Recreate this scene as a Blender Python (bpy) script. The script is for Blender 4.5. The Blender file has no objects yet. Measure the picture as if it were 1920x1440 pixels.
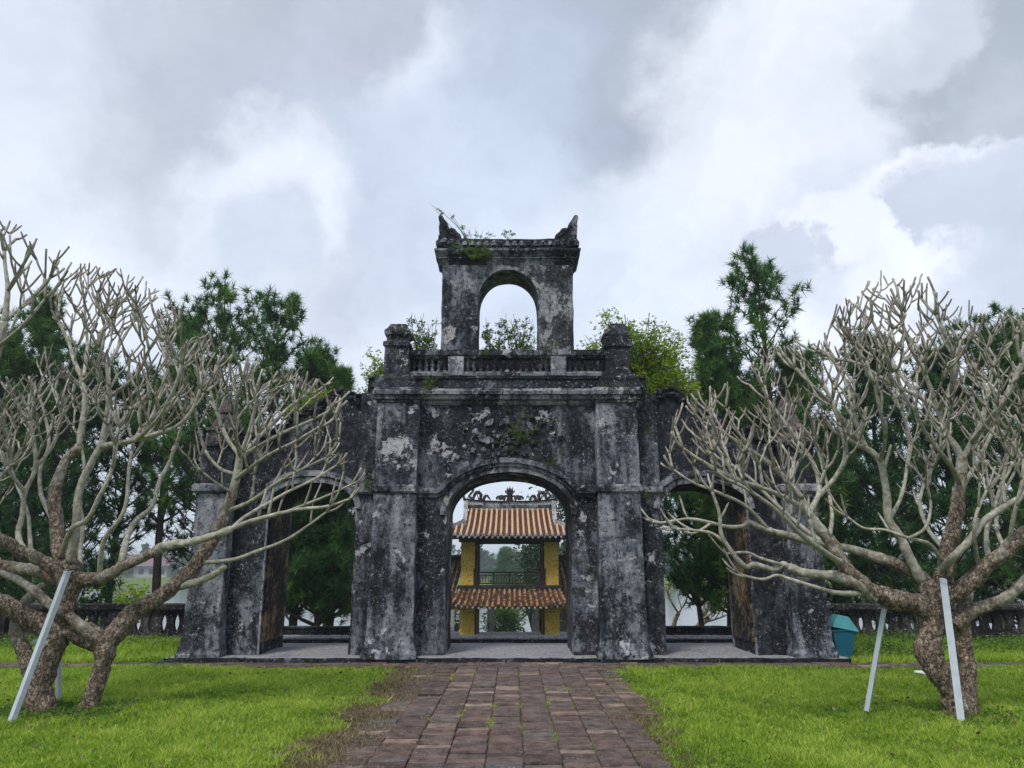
import bpy, math, random
import numpy as np
from mathutils import Vector
random.seed(7); RNG = np.random.default_rng(11)
SC = bpy.context.scene
COL = SC.collection
rad = math.radians
HAZE = 0.0009

# ------------------------------------------------------------------ camera
PITCH = rad(13.3); FPX = 1443.0; EYE = 1.6
cam_d = bpy.data.cameras.new("camera"); cam = bpy.data.objects.new("camera", cam_d); COL.objects.link(cam)
cam_d.sensor_width = 36.0; cam_d.lens = 36.0 * FPX / 1920.0
cam.location = (0, 0, EYE); cam.rotation_euler = (rad(90) + PITCH, 0, 0)
cam_d.clip_start = 0.05; cam_d.clip_end = 6000
SC.camera = cam

CP, SP = math.cos(PITCH), math.sin(PITCH)
def ray(x, y):
    u = (x - 960) / FPX; v = (720 - y) / FPX
    return (u, CP - v * SP, SP + v * CP)
def W(x, y, Y):
    """point of the place at distance Y that the survey photo shows at (x, y)"""
    d = ray(x, y); t = Y / d[1]
    return (d[0] * t, Y, EYE + d[2] * t)
def project(p):
    X, Y, Z = p[0], p[1], p[2] - EYE
    f = Y * CP + Z * SP; v = -Y * SP + Z * CP
    return (960 + FPX * X / f, 720 - FPX * v / f)

# ------------------------------------------------------------------ world, sun, exposure
SC.view_settings.view_transform = 'Standard'; SC.view_settings.look = 'None'
SC.view_settings.exposure = 0.90; SC.view_settings.gamma = 1.0
SC.view_settings.use_curve_mapping = False
SUN_EL, SUN_AZ = rad(56), rad(208)          # behind thin cloud, over the camera's left shoulder
sun_d = bpy.data.lights.new("sun", 'SUN'); sun = bpy.data.objects.new("sun", sun_d); COL.objects.link(sun)
sun_d.energy = 1.5; sun_d.angle = rad(14); sun_d.color = (1.0, 0.96, 0.9)
sd = Vector((math.sin(SUN_AZ) * math.cos(SUN_EL), math.cos(SUN_AZ) * math.cos(SUN_EL), math.sin(SUN_EL)))
sun.rotation_euler = (-sd).to_track_quat('-Z', 'Y').to_euler(); sun.location = (0, 0, 30)

class NT:
    """small helper for node trees"""
    def __init__(s, tree): s.t = tree; s.n = tree.nodes; s.l = tree.links
    def new(s, ty, **kw):
        n = s.n.new(ty)
        for k, v in kw.items(): setattr(n, k, v)
        return n
    def put(s, sock, v):
        if isinstance(v, bpy.types.NodeSocket): s.l.new(v, sock)
        elif v is not None:
            if isinstance(v, (tuple, list)) and len(v) == 3 and sock.type == 'RGBA': v = (*v, 1)
            sock.default_value = v
    def math(s, op, a, b=None, clamp=False):
        n = s.new('ShaderNodeMath', operation=op, use_clamp=clamp); s.put(n.inputs[0], a)
        if b is not None: s.put(n.inputs[1], b)
        return n.outputs[0]
    def vmath(s, op, a, b=None, sc=None):
        n = s.new('ShaderNodeVectorMath', operation=op); s.put(n.inputs[0], a)
        if b is not None: s.put(n.inputs[1], b)
        if sc is not None: s.put(n.inputs['Scale'], sc)
        return n.outputs['Value'] if op in ('DOT_PRODUCT', 'LENGTH') else n.outputs[0]
    def noise(s, vec, scale, detail=4, rough=0.55, dist=0.0, color=False):
        n = s.new('ShaderNodeTexNoise'); s.put(n.inputs['Vector'], vec); n.inputs['Scale'].default_value = scale
        n.inputs['Detail'].default_value = detail; n.inputs['Roughness'].default_value = rough
        n.inputs['Distortion'].default_value = dist
        return n.outputs['Color'] if color else n.outputs[0]
    def ramp(s, fac, stops, interp='LINEAR'):
        n = s.new('ShaderNodeValToRGB'); s.put(n.inputs[0], fac); cr = n.color_ramp; cr.interpolation = interp
        while len(cr.elements) < len(stops): cr.elements.new(0.5)
        for e, (p, c) in zip(cr.elements, stops):
            e.position = p; e.color = (*c, 1) if isinstance(c, (tuple, list)) else (c, c, c, 1)
        return n.outputs[0]
    def mix(s, fac, a, b, blend='MIX'):
        n = s.new('ShaderNodeMix', data_type='RGBA', blend_type=blend, clamp_factor=True)
        s.put(n.inputs[0], fac); s.put(n.inputs[6], a); s.put(n.inputs[7], b)
        return n.outputs[2]
    def step(s, v, lo, hi):
        n = s.new('ShaderNodeMapRange', interpolation_type='SMOOTHSTEP'); s.put(n.inputs[0], v)
        n.inputs[1].default_value = lo; n.inputs[2].default_value = hi
        return n.outputs[0]

world = bpy.data.worlds.new("World"); SC.world = world; world.use_nodes = True
wt = NT(world.node_tree); wt.n.clear()
sky = wt.new('ShaderNodeTexSky', sky_type='NISHITA', sun_disc=False, sun_elevation=SUN_EL, sun_rotation=SUN_AZ)
bg1 = wt.new('ShaderNodeBackground'); wt.l.new(sky.outputs[0], bg1.inputs[0]); bg1.inputs[1].default_value = 0.07
geo = wt.new('ShaderNodeTexCoord').outputs['Generated']
# slow and fast warps give the cloud banks ragged edges
nA = wt.noise(geo, 3.2, 6, 0.6, color=True); nB = wt.noise(geo, 9.0, 5, 0.6, color=True)
wA = wt.vmath('SCALE', wt.vmath('SUBTRACT', nA, (0.5, 0.5, 0.5)), sc=0.27)
wB = wt.vmath('SCALE', wt.vmath('SUBTRACT', nB, (0.5, 0.5, 0.5)), sc=0.13)
dsoft = wt.vmath('NORMALIZE', wt.vmath('ADD', wt.vmath('ADD', geo, wA), wB))
nC = wt.vmath('SCALE', wt.vmath('SUBTRACT', wt.noise(geo, 26.0, 6, 0.6, color=True), (0.5, 0.5, 0.5)), sc=0.075)
dcrisp = wt.vmath('NORMALIZE', wt.vmath('ADD', geo, wt.vmath('ADD', wt.vmath('ADD', nC, wt.vmath('SCALE', wB, sc=0.8)), wt.vmath('SCALE', wA, sc=0.12))))
big = wt.noise(wt.vmath('MULTIPLY', geo, (1, 1, 2.2)), 1.7, 7, 0.58)
colr = wt.ramp(big, [(0.32, (0.40, 0.45, 0.54)), (0.48, (0.56, 0.62, 0.72)), (0.62, (0.70, 0.74, 0.81)), (0.74, (0.84, 0.86, 0.90))])
CLOUDS = [  # x, y, radius(px), softness, colour, alpha, crisp
    (150, 120, 420, .7, (.63, .67, .74), .8, 0), (330, 520, 420, .8, (.60, .65, .74), .8, 0),
    (120, 420, 230, .8, (.72, .76, .82), .7, 0),
    (600, 170, 330, .75, (.40, .43, .49), .9, 0), (700, 330, 260, .8, (.50, .55, .64), .75, 0),
    (520, 390, 150, .6, (.74, .78, .84), .8, 0), (500, 450, 90, .6, (.50, .56, .65), .7, 0),
    (840, 140, 110, .8, (.74, .78, .84), .85, 0), (830, 250, 130, .8, (.64, .69, .77), .7, 0),
    (1150, 140, 270, .45, (.34, .38, .44), .95, 0), (960, 330, 260, .8, (.50, .57, .68), .8, 0),
    (1230, 280, 150, .7, (.38, .43, .50), .85, 0), (1340, 90, 160, .7, (.40, .44, .50), .8, 0),
    (1560, 200, 260, .5, (.72, .75, .81), .95, 0), (1400, 370, 220, .6, (.72, .75, .81), .9, 0),
    (1170, 470, 150, .7, (.70, .75, .82), .8, 0), (1640, 420, 160, .7, (.62, .67, .76), .7, 0),
    (1880, 120, 190, .45, (.36, .40, .45), .95, 0), (1930, 260, 120, .6, (.44, .48, .54), .9, 0), (1700, 60, 90, .5, (.64, .68, .74), .6, 0),
    (1790, 470, 185, .12, (.80, .82, .86), .7, 1), (1840, 462, 168, .22, (.50, .55, .64), .95, 1),
    (1560, 520, 140, .10, (.78, .81, .87), .9, 1), (1475, 480, 75, .22, (.52, .57, .66), .85, 1), (1590, 560, 80, .5, (.60, .65, .73), .7, 1),
    (1720, 560, 110, .35, (.80, .83, .88), .9, 1), (1880, 570, 110, .4, (.56, .61, .70), .9, 1),
    (1120, 530, 60, .7, (.56, .62, .71), .7, 0), (960, 560, 260, .9, (.60, .67, .77), .5, 0),
]
for (x, y, r, soft, c, a, crisp) in CLOUDS:
    d = Vector(ray(x, y)).normalized()
    ang = math.atan(r / FPX) * (1 if True else 1)
    dp = wt.vmath('DOT_PRODUCT', dcrisp if crisp else dsoft, tuple(d))
    m = wt.step(dp, math.cos(ang * (1 + soft * 0.5)), math.cos(ang * (1 - soft * 0.75)))
    colr = wt.mix(wt.math('MULTIPLY', m, a), colr, c)
fine = wt.noise(wt.vmath('ADD', geo, wB), 7.0, 8, 0.6)
colr = wt.mix(1.0, colr, wt.ramp(fine, [(0.32, (0.86, 0.875, 0.915)), (0.68, (1.055, 1.065, 1.095))]), 'MULTIPLY')
sepn = wt.new('ShaderNodeSeparateXYZ'); wt.l.new(geo, sepn.inputs[0])
colr = wt.mix(wt.step(sepn.outputs[2], 0.16, -0.02), colr, (0.60, 0.67, 0.75))
bg2 = wt.new('ShaderNodeBackground'); wt.put(bg2.inputs[0], colr); bg2.inputs[1].default_value = 0.73
mixs = wt.new('ShaderNodeMixShader'); mixs.inputs[0].default_value = 0.93
wt.l.new(bg1.outputs[0], mixs.inputs[1]); wt.l.new(bg2.outputs[0], mixs.inputs[2])
wo = wt.new('ShaderNodeOutputWorld'); wt.l.new(mixs.outputs[0], wo.inputs[0])

# ------------------------------------------------------------------ mesh helpers
def _hash(ix, iy, iz):
    h = (ix * 374761393 + iy * 668265263 + iz * 1274126177) & 0xffffffff
    h = ((h ^ (h >> 13)) * 1274126177) & 0xffffffff
    return ((h ^ (h >> 16)) & 0xffff) / 32767.5 - 1.0
def vnoise(p):
    i = np.floor(p).astype(np.int64); f = p - i; u = f * f * (3 - 2 * f)
    r = 0
    for dx in (0, 1):
        for dy in (0, 1):
            for dz in (0, 1):
                w = (u[:, 0] if dx else 1 - u[:, 0]) * (u[:, 1] if dy else 1 - u[:, 1]) * (u[:, 2] if dz else 1 - u[:, 2])
                r = r + w * _hash(i[:, 0] + dx, i[:, 1] + dy, i[:, 2] + dz)
    return r
def fbm(p, scale, octv=4, gain=0.5, seed=0):
    p = np.asarray(p, float) * scale + seed * 17.31; a = 1.0; r = np.zeros(len(p)); t = 0
    for _ in range(octv):
        r += a * vnoise(p); t += a; a *= gain; p = p * 2.03 + 5.7
    return r / t
def erode(V, amp, scale=3.0, octv=4, seed=0):
    V = np.asarray(V, float)
    q = np.round(V, 4)
    d = np.stack([fbm(q, scale, octv, 0.6, seed + k) for k in (1, 2, 3)], 1)
    return V + d * amp

class MB:
    def __init__(s): s.v = []; s.f = []; s.n = 0; s.a = []
    def add(s, V, F, a=0.0):
        V = np.asarray(V, float).reshape(-1, 3); s.v.append(V)
        s.f.append([tuple(int(i) + s.n for i in f) for f in F]); s.n += len(V)
        s.a.append(np.full(len(V), a) if np.isscalar(a) else np.asarray(a, float))
    def verts(s): return np.concatenate(s.v) if s.v else np.zeros((0, 3))
    def faces(s): return [f for fl in s.f for f in fl]

WLOC = {}
def finish(name, me, mat, parent, origin, smooth, kind, label, cat, group):
    o = bpy.data.objects.new(name, me); COL.objects.link(o)
    if mat: me.materials.append(mat)
    if smooth: me.polygons.foreach_set('use_smooth', np.ones(len(me.polygons), bool))
    pw = WLOC.get(parent.name, (0, 0, 0)) if parent else (0, 0, 0)
    o.location = tuple(origin[i] - pw[i] for i in range(3))
    if parent: o.parent = parent
    WLOC[o.name] = tuple(origin)
    for k, v in (('kind', kind), ('label', label), ('category', cat), ('group', group)):
        if v: o[k] = v
    return o
def build(name, mb, mat, parent=None, smooth=False, kind=None, label=None, cat=None, group=None, ero=None, attr=None, quiet_origin=None):
    V = mb.verts()
    if ero: V = erode(V, *ero)
    lo, hi = V.min(0), V.max(0)
    org = quiet_origin or ((lo[0] + hi[0]) / 2, (lo[1] + hi[1]) / 2, lo[2])
    org = tuple(float(q) for q in org)
    me = bpy.data.meshes.new(name); me.from_pydata((V - np.array(org)).tolist(), [], mb.faces())
    if attr: me.attributes.new(attr, 'FLOAT', 'POINT').data.foreach_set('value', np.concatenate(mb.a).astype(np.float32))
    me.update()
    return finish(name, me, mat, parent, org, smooth, kind, label, cat, group)
def build_tris(name, V, mat, parent=None, attr=None, vals=None, origin=None, nv=3, **kw):
    """V: (N*nv,3) loose polygons with nv corners each"""
    V = np.asarray(V, np.float32).reshape(-1, 3); n = len(V) // nv
    lo, hi = V.min(0), V.max(0)
    org = origin or (float(lo[0] + hi[0]) / 2, float(lo[1] + hi[1]) / 2, float(lo[2]))
    me = bpy.data.meshes.new(name); me.vertices.add(n * nv); me.loops.add(n * nv); me.polygons.add(n)
    me.vertices.foreach_set('co', (V - np.array(org, np.float32)).ravel())
    me.loops.foreach_set('vertex_index', np.arange(n * nv, dtype=np.int32))
    me.polygons.foreach_set('loop_start', np.arange(0, n * nv, nv, dtype=np.int32))
    me.polygons.foreach_set('loop_total', np.full(n, nv, dtype=np.int32))
    if attr: me.attributes.new(attr, 'FLOAT', 'POINT').data.foreach_set('value', np.asarray(vals, np.float32))
    me.update(calc_edges=True)
    return finish(name, me, mat, parent, org, False, kw.get('kind'), kw.get('label'), kw.get('cat'), kw.get('group'))
def thing(name, label, cat, loc, group=None):
    o = bpy.data.objects.new(name, None); COL.objects.link(o); o.location = loc; o.empty_display_size = 0.3
    o['label'] = label; o['category'] = cat
    if group: o['group'] = group
    WLOC[o.name] = tuple(loc)
    return o
def dup(o, loc, label=None, parent=None):
    """copy a thing with its parts and sub-parts"""
    c = o.copy(); COL.objects.link(c); c.location = loc
    if label: c['label'] = label
    if parent: c.parent = parent
    for ch in o.children: 
        k = dup(ch, ch.location); k.parent = c
    return c

def lin(a, b, step):
    n = max(1, int(math.ceil(abs(b - a) / step))); return np.linspace(a, b, n + 1)
def box(mb, x0, x1, y0, y1, z0, z1, a=0.0):
    V = [(x0, y0, z0), (x1, y0, z0), (x1, y1, z0), (x0, y1, z0), (x0, y0, z1), (x1, y0, z1), (x1, y1, z1), (x0, y1, z1)]
    mb.add(V, [(0, 3, 2, 1), (4, 5, 6, 7), (0, 1, 5, 4), (1, 2, 6, 5), (2, 3, 7, 6), (3, 0, 4, 7)], a)
def loft(mb, rows, step=0.08, cap=True, bottom=False):
    """rows: (z, x0, x1, y0, y1) rectangles stacked upward, subdivided"""
    rr = [rows[0]]
    for a, b in zip(rows, rows[1:]):
        n = max(1, int(math.ceil(abs(b[0] - a[0]) / step)))
        for k in range(1, n + 1): rr.append(tuple(a[i] + (b[i] - a[i]) * k / n for i in range(5)))
    w = max(r[2] - r[1] for r in rows); d = max(r[4] - r[3] for r in rows)
    nx = max(1, int(math.ceil(w / step))); ny = max(1, int(math.ceil(d / step)))
    V = []
    for (z, x0, x1, y0, y1) in rr:
        for k in range(nx): V.append((x0 + (x1 - x0) * k / nx, y0, z))
        for k in range(ny): V.append((x1, y0 + (y1 - y0) * k / ny, z))
        for k in range(nx): V.append((x1 - (x1 - x0) * k / nx, y1, z))
        for k in range(ny): V.append((x0, y1 - (y1 - y0) * k / ny, z))
    P = 2 * (nx + ny); F = []
    for r in range(len(rr) - 1):
        for k in range(P):
            a = r * P + k; b = r * P + (k + 1) % P
            F.append((a, b, b + P, a + P))
    mb.add(V, F)
    for flag, r in ((cap, rr[-1]), (bottom, rr[0])):
        if not flag: continue
        z, x0, x1, y0, y1 = r; G = []; H = []
        for i in range(nx + 1):
            for j in range(ny + 1): G.append((x0 + (x1 - x0) * i / nx, y0 + (y1 - y0) * j / ny, z))
        for i in range(nx):
            for j in range(ny):
                a = i * (ny + 1) + j; H.append((a, a + ny + 1, a + ny + 2, a + 1))
        mb.add(G, H)
def slab(mb, xs, zb, zt, y0, y1, step=0.08, ends=(True, True), bottom=True, back=True):
    """wall between y0 and y1 whose underside and top follow zb(x) and zt(x)"""
    xs = np.asarray(xs); zbv = np.array([zb(x) for x in xs]); ztv = np.array([zt(x) for x in xs])
    n = len(xs); nz = max(1, int(math.ceil((ztv - zbv).max() / step))); ny = max(1, int(math.ceil((y1 - y0) / step)))
    def grid(pts, nu, nv, flip):
        F = []
        for i in range(nu - 1):
            for j in range(nv - 1):
                a = i * nv + j; q = (a, a + nv, a + nv + 1, a + 1)
                F.append(q if flip else q[::-1])
        mb.add(pts, F)
    t = np.linspace(0, 1, nz + 1)
    for y, fl in ((y0, True), (y1, False)):
        if y == y1 and not back: continue
        P = np.stack([np.repeat(xs, nz + 1), np.full(n * (nz + 1), y), (zbv[:, None] + (ztv - zbv)[:, None] * t).ravel()], 1)
        grid(P, n, nz + 1, fl)
    ys = np.linspace(y0, y1, ny + 1)
    for zv, fl, on in ((ztv, True, True), (zbv, False, bottom)):
        if not on: continue
        P = np.stack([np.repeat(xs, ny + 1), np.tile(ys, n), np.repeat(zv, ny + 1)], 1)
        grid(P, n, ny + 1, fl)
    for i, fl, on in ((0, False, ends[0]), (n - 1, True, ends[1])):
        if not on: continue
        zz = zbv[i] + (ztv[i] - zbv[i]) * t
        P = np.stack([np.full((ny + 1) * (nz + 1), xs[i]), np.repeat(ys, nz + 1), np.tile(zz, ny + 1)], 1)
        grid(P, ny + 1, nz + 1, fl)
def band(mb, path, w0, w1, y0, y1):
    """moulding along a path of (x, z) in the wall plane, from offset w0 to w1 along its normal"""
    P = np.array(path, float); T = np.gradient(P, axis=0); T /= np.linalg.norm(T, axis=1)[:, None] + 1e-9
    N = np.stack([-T[:, 1], T[:, 0]], 1)
    V = []
    for p, nrm in zip(P, N):
        a = p + nrm * w0; b = p + nrm * w1
        V += [(a[0], y1, a[1]), (a[0], y0, a[1]), (b[0], y0, b[1]), (b[0], y1, b[1])]
    F = []
    for i in range(len(P) - 1):
        for k in range(4):
            a = i * 4 + k; b = i * 4 + (k + 1) % 4; F.append((a, b, b + 4, a + 4))
    F += [(0, 1, 2, 3), (len(V) - 1, len(V) - 2, len(V) - 3, len(V) - 4)]
    mb.add(V, F)
def tube(mb, pts, rads, sides=7, a=None, tip=True, flat=1.0):
    P = np.array(pts, float); n = len(P)
    T = np.gradient(P, axis=0); T /= np.linalg.norm(T, axis=1)[:, None] + 1e-9
    up = np.array([0, 0, 1.0]) if abs(T[0][2]) < 0.9 else np.array([1.0, 0, 0])
    u = np.cross(T[0], up); u /= np.linalg.norm(u)
    V = []; A = []; ang = np.arange(sides) * 2 * math.pi / sides
    for i in range(n):
        u = u - T[i] * np.dot(u, T[i]); u /= np.linalg.norm(u) + 1e-9; v = np.cross(T[i], u)
        V.append(P[i] + rads[i] * (np.cos(ang)[:, None] * u + np.sin(ang)[:, None] * v * flat)); A += [rads[i] if a is None else a] * sides
    if tip:
        V.append((P[-1] + T[-1] * rads[-1] * 0.55) + 0.55 * (V[-1] - P[-1])); A += [rads[-1] if a is None else a] * sides
    m = len(V); V = np.concatenate(V); F = []
    for i in range(m - 1):
        for k in range(sides):
            q = i * sides + k; r = i * sides + (k + 1) % sides; F.append((q, r, r + sides, q + sides))
    F.append(tuple((m - 1) * sides + k for k in range(sides))); F.append(tuple(range(sides))[::-1])
    mb.add(V, F, np.array(A))
def lathe(mb, cx, cy, prof, sides=12, sx=1.0, sy=1.0):
    V = []; ang = np.arange(sides) * 2 * math.pi / sides
    for z, r in prof:
        V += [(cx + r * sx * math.cos(t), cy + r * sy * math.sin(t), z) for t in ang]
    F = []
    for i in range(len(prof) - 1):
        for k in range(sides):
            a = i * sides + k; b = i * sides + (k + 1) % sides; F.append((a, b, b + sides, a + sides))
    F.append(tuple((len(prof) - 1) * sides + k for k in range(sides))); F.append(tuple(range(sides))[::-1])
    mb.add(V, F)
def prism(mb, poly, y0, y1):
    """extrude an outline of (x, z) from y0 to y1"""
    n = len(poly); V = [(x, y0, z) for x, z in poly] + [(x, y1, z) for x, z in poly]
    mb.add(V, [tuple(range(n))[::-1], tuple(range(n, 2 * n))] + [(i, (i + 1) % n, (i + 1) % n + n, i + n) for i in range(n)])
# ------------------------------------------------------------------ materials
def mat_new(name):
    m = bpy.data.materials.new(name); m.use_nodes = True; t = NT(m.node_tree); t.n.clear()
    out = t.new('ShaderNodeOutputMaterial'); b = t.new('ShaderNodeBsdfPrincipled'); t.l.new(b.outputs[0], out.inputs[0])
    b.inputs['Roughness'].default_value = 0.85; b.inputs['Specular IOR Level'].default_value = 0.25
    t.pos = t.new('ShaderNodeNewGeometry').outputs['Position']; t.b = b; t.out = out
    return m, t
def bump(t, h, strength=0.5, dist=0.02):
    n = t.new('ShaderNodeBump'); n.inputs['Strength'].default_value = strength; n.inputs['Distance'].default_value = dist
    t.put(n.inputs['Height'], h); t.l.new(n.outputs[0], t.b.inputs['Normal'])
def plaster(name, crust=.56, dark=0.0, peel=0.60, warm=0.0, moss=0.0, seed=0.0, base=None, streaks=True):
    """weathered lime plaster: black lichen crust, blue grey plaster, pale peeled patches"""
    m, t = mat_new(name)
    p = t.vmath('ADD', t.pos, (seed, seed * 1.7, seed * 0.6))
    st = t.vmath('MULTIPLY', p, (1, 1, 0.4 if streaks else 1))
    n1 = t.noise(st, 1.5, 9, 0.66, 0.3)
    n2 = t.noise(p, 9.0, 8, 0.72)
    n3 = t.noise(p, 34.0, 5, 0.7)
    streak = t.noise(t.vmath('MULTIPLY', p, (9, 9, 0.6 if streaks else 9)), 1.0, 4, 0.6)
    f = t.math('ADD', t.math('MULTIPLY', n1, 0.62), t.math('MULTIPLY', n2, 0.28))
    f = t.math('ADD', f, t.math('MULTIPLY', streak, 0.13))
    g = base or ((.010, .012, .016), (.042, .047, .058), (.13, .142, .168), (.29, .295, .31))
    c = t.ramp(f, [(0.445 + dark, g[0]), (0.50 + dark, g[1]), (0.545 + dark, g[2]), (0.625 + dark, g[3])])
    cm = t.step(t.noise(t.vmath('ADD', t.vmath('MULTIPLY', p, (1, 1, .7)), (3, 8, 2)), .95, 11, .72, .25), crust - .012, crust + .022)
    c = t.mix(t.math('MULTIPLY', cm, .88), c, t.ramp(n2, [(.4, (.006, .007, .009)), (.6, (.028, .031, .038))]))
    sm = t.step(t.noise(t.vmath('ADD', t.vmath('MULTIPLY', p, (5.5, 5.5, .34)), (1, 6, 9)), 1.0, 7, .68), .535, .60)
    sm = t.math('MULTIPLY', sm, t.step(t.noise(t.vmath('ADD', p, (6, 2, 8)), .8, 4, .6), .42, .58))
    c = t.mix(t.math('MULTIPLY', sm, .8 if streaks else 0.0), c, (.012, .013, .016))
    # peeled patches with a crisp border
    pn = t.math('ADD', t.math('MULTIPLY', t.noise(t.vmath('ADD', p, (7, 3, 1)), 1.9, 9, 0.7, 0.4), 0.8), t.math('MULTIPLY', n2, 0.2))
    pm = t.step(pn, peel, peel + 0.025)
    pale = t.ramp(n3, [(0.3, (.22, .22, .24)), (0.7, (.52, .52, .54))])
    if warm: pale = t.mix(warm, pale, (.27, .21, .15))
    c = t.mix(pm, c, pale)
    # speckles of white lichen and black pits
    lich = t.math('MULTIPLY', t.step(t.noise(p, 21, 7, 0.8), 0.565, 0.60), t.step(t.noise(t.vmath('ADD', p, (4, 4, 4)), 2.6, 5, .65), .40, .62))
    c = t.mix(lich, c, (.34, .345, .36))
    pit = t.step(t.noise(t.vmath('ADD', p, (9, 1, 5)), 13, 7, 0.8), 0.45, 0.415)
    c = t.mix(t.math('MULTIPLY', pit, .9), c, (.008, .009, .011))
    if moss:
        mm = t.math('MULTIPLY', t.step(t.noise(t.vmath('ADD', p, (2, 9, 4)), 2.4, 7, 0.7), 0.64 - moss * 0.2, 0.70 - moss * 0.2), 0.85)
        c = t.mix(mm, c, t.ramp(n3, [(0.35, (.012, .02, .006)), (0.7, (.05, .07, .02))]))
    t.put(t.b.inputs['Base Color'], c)
    h = t.math('ADD', t.math('MULTIPLY', n2, 0.6), t.math('ADD', t.math('MULTIPLY', n3, 0.35), t.math('MULTIPLY', pm, -0.22)))
    bump(t, h, 0.9, 0.03)
    t.b.inputs['Roughness'].default_value = 0.92; t.b.inputs['Specular IOR Level'].default_value = 0.15
    return m
M = {}
M['wall'] = plaster('plaster_wall', .51, dark=0.0, peel=0.575, moss=0.25)
M['pil'] = plaster('plaster_pilaster', dark=-0.03, peel=0.55, seed=3.1)
M['pil_low'] = plaster('plaster_pilaster_low', dark=-0.018, peel=0.58, seed=5.3)
M['wing'] = plaster('plaster_wing', .445, dark=0.03, peel=0.61, seed=8.2)
M['trim'] = plaster('plaster_trim', dark=-0.04, peel=0.56, warm=0.35, moss=0.1, seed=1.2)
M['tower'] = plaster('plaster_tower', .535, dark=-0.012, peel=0.57, warm=0.25, seed=12.4, moss=0.1)
M['crust'] = plaster('black_crust', .46, dark=0.055, peel=0.68, seed=15.0, moss=0.35)
M['relief'] = plaster('relief_plaster', dark=-0.01, peel=0.58, warm=0.2, seed=21.0, moss=0.6)
M['fence'] = plaster('fence_plaster', dark=0.03, peel=0.66, warm=0.6, seed=31.0, moss=0.15,
                     base=((.010, .009, .010), (.028, .024, .024), (.06, .052, .05), (.12, .105, .10)))
M['brickish'] = plaster('weathered_brick', dark=-0.03, peel=0.60, warm=0.9, seed=41.0,
                        base=((.015, .013, .012), (.045, .037, .033), (.095, .078, .07), (.18, .16, .14)))
M['ochre'] = plaster('ochre_reveal', .515, dark=0.01, peel=0.7, seed=51.0, streaks=False,
                     base=((.010, .009, .008), (.06, .042, .024), (.19, .125, .058), (.30, .22, .13)))
M['slab'] = plaster('stone_floor', .75, streaks=False, dark=-0.14, peel=0.60, seed=61.0,
                    base=((.05, .05, .055), (.10, .10, .105), (.17, .17, .178), (.25, .25, .26)))
M['yellow'] = plaster('yellow_limewash', .68, streaks=False, dark=-0.13, peel=0.74, seed=71.0,
                      base=((.14, .085, .02), (.36, .22, .035), (.50, .31, .05), (.58, .38, .08)))
M['mosaic'] = plaster('mosaic_stone', .6, dark=-0.08, peel=0.56, seed=81.0, warm=.2,
                      base=((.06, .058, .06), (.15, .145, .15), (.28, .27, .28), (.4, .39, .38)))

def simple(name, c, rough=0.7, nsc=0, var=0.3, metallic=0.0, b=0.0, spec=0.3):
    m, t = mat_new(name)
    if nsc:
        n = t.noise(t.pos, nsc, 6, 0.65)
        cc = t.ramp(n, [(0.3, tuple(q * (1 - var) for q in c)), (0.7, tuple(min(1, q * (1 + var)) for q in c))])
        t.put(t.b.inputs['Base Color'], cc)
        if b: bump(t, n, b, 0.01)
    else: t.put(t.b.inputs['Base Color'], c)
    t.b.inputs['Roughness'].default_value = rough; t.b.inputs['Metallic'].default_value = metallic
    t.b.inputs['Specular IOR Level'].default_value = spec
    return m
M['wood'] = simple('dark_wood', (.035, .02, .014), .7, 14, .5, b=.3)
M['galv'] = simple('galvanised_post', (.46, .51, .56), .45, 9, .12, 0.15)
M['bin'] = simple('bin_plastic', (.008, .10, .155), .45, 6, .25, spec=.4)
M['bin_lid'] = simple('bin_lid_plastic', (.05, .23, .25), .45, 6, .2, spec=.4)
M['paper'] = simple('crumpled_paper', (.7, .7, .68), .8)
M['dark'] = simple('black_stone', (.02, .022, .024), .8, 8, .4)

def roof_mat():
    m, t = mat_new('clay_roof_tile')
    n = t.noise(t.pos, 5.5, 8, .7); n2 = t.noise(t.pos, 22, 4, .7)
    c = t.ramp(n, [(0.38, (.02, .009, .007)), (0.5, (.075, .020, .011)), (0.62, (.13, .036, .016)), (0.75, (.20, .08, .035))])
    c = t.mix(t.step(n2, .58, .66), c, (.02, .014, .012))
    t.put(t.b.inputs['Base Color'], c); bump(t, n2, .5, .02); t.b.inputs['Roughness'].default_value = .6; return m
def rib_mat(name, lo, hi, thr):
    m, t = mat_new(name)
    n = t.noise(t.pos, 7, 8, .75); n2 = t.noise(t.vmath('MULTIPLY', t.pos, (6, 2, 2)), 5, 5, .7)
    c = t.ramp(n2, [(0.35, lo), (0.65, hi)])
    c = t.mix(t.step(n, thr, thr + .05), c, (.035, .022, .016))
    t.put(t.b.inputs['Base Color'], c); bump(t, n, .5, .02); t.b.inputs['Roughness'].default_value = .6; return m
M['tile'] = roof_mat()
M['rib'] = rib_mat('yellow_tile_roll', (.36, .23, .11), (.60, .44, .27), .58)
M['rib_old'] = rib_mat('mossy_tile_roll', (.20, .12, .06), (.42, .29, .13), .47)

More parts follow.
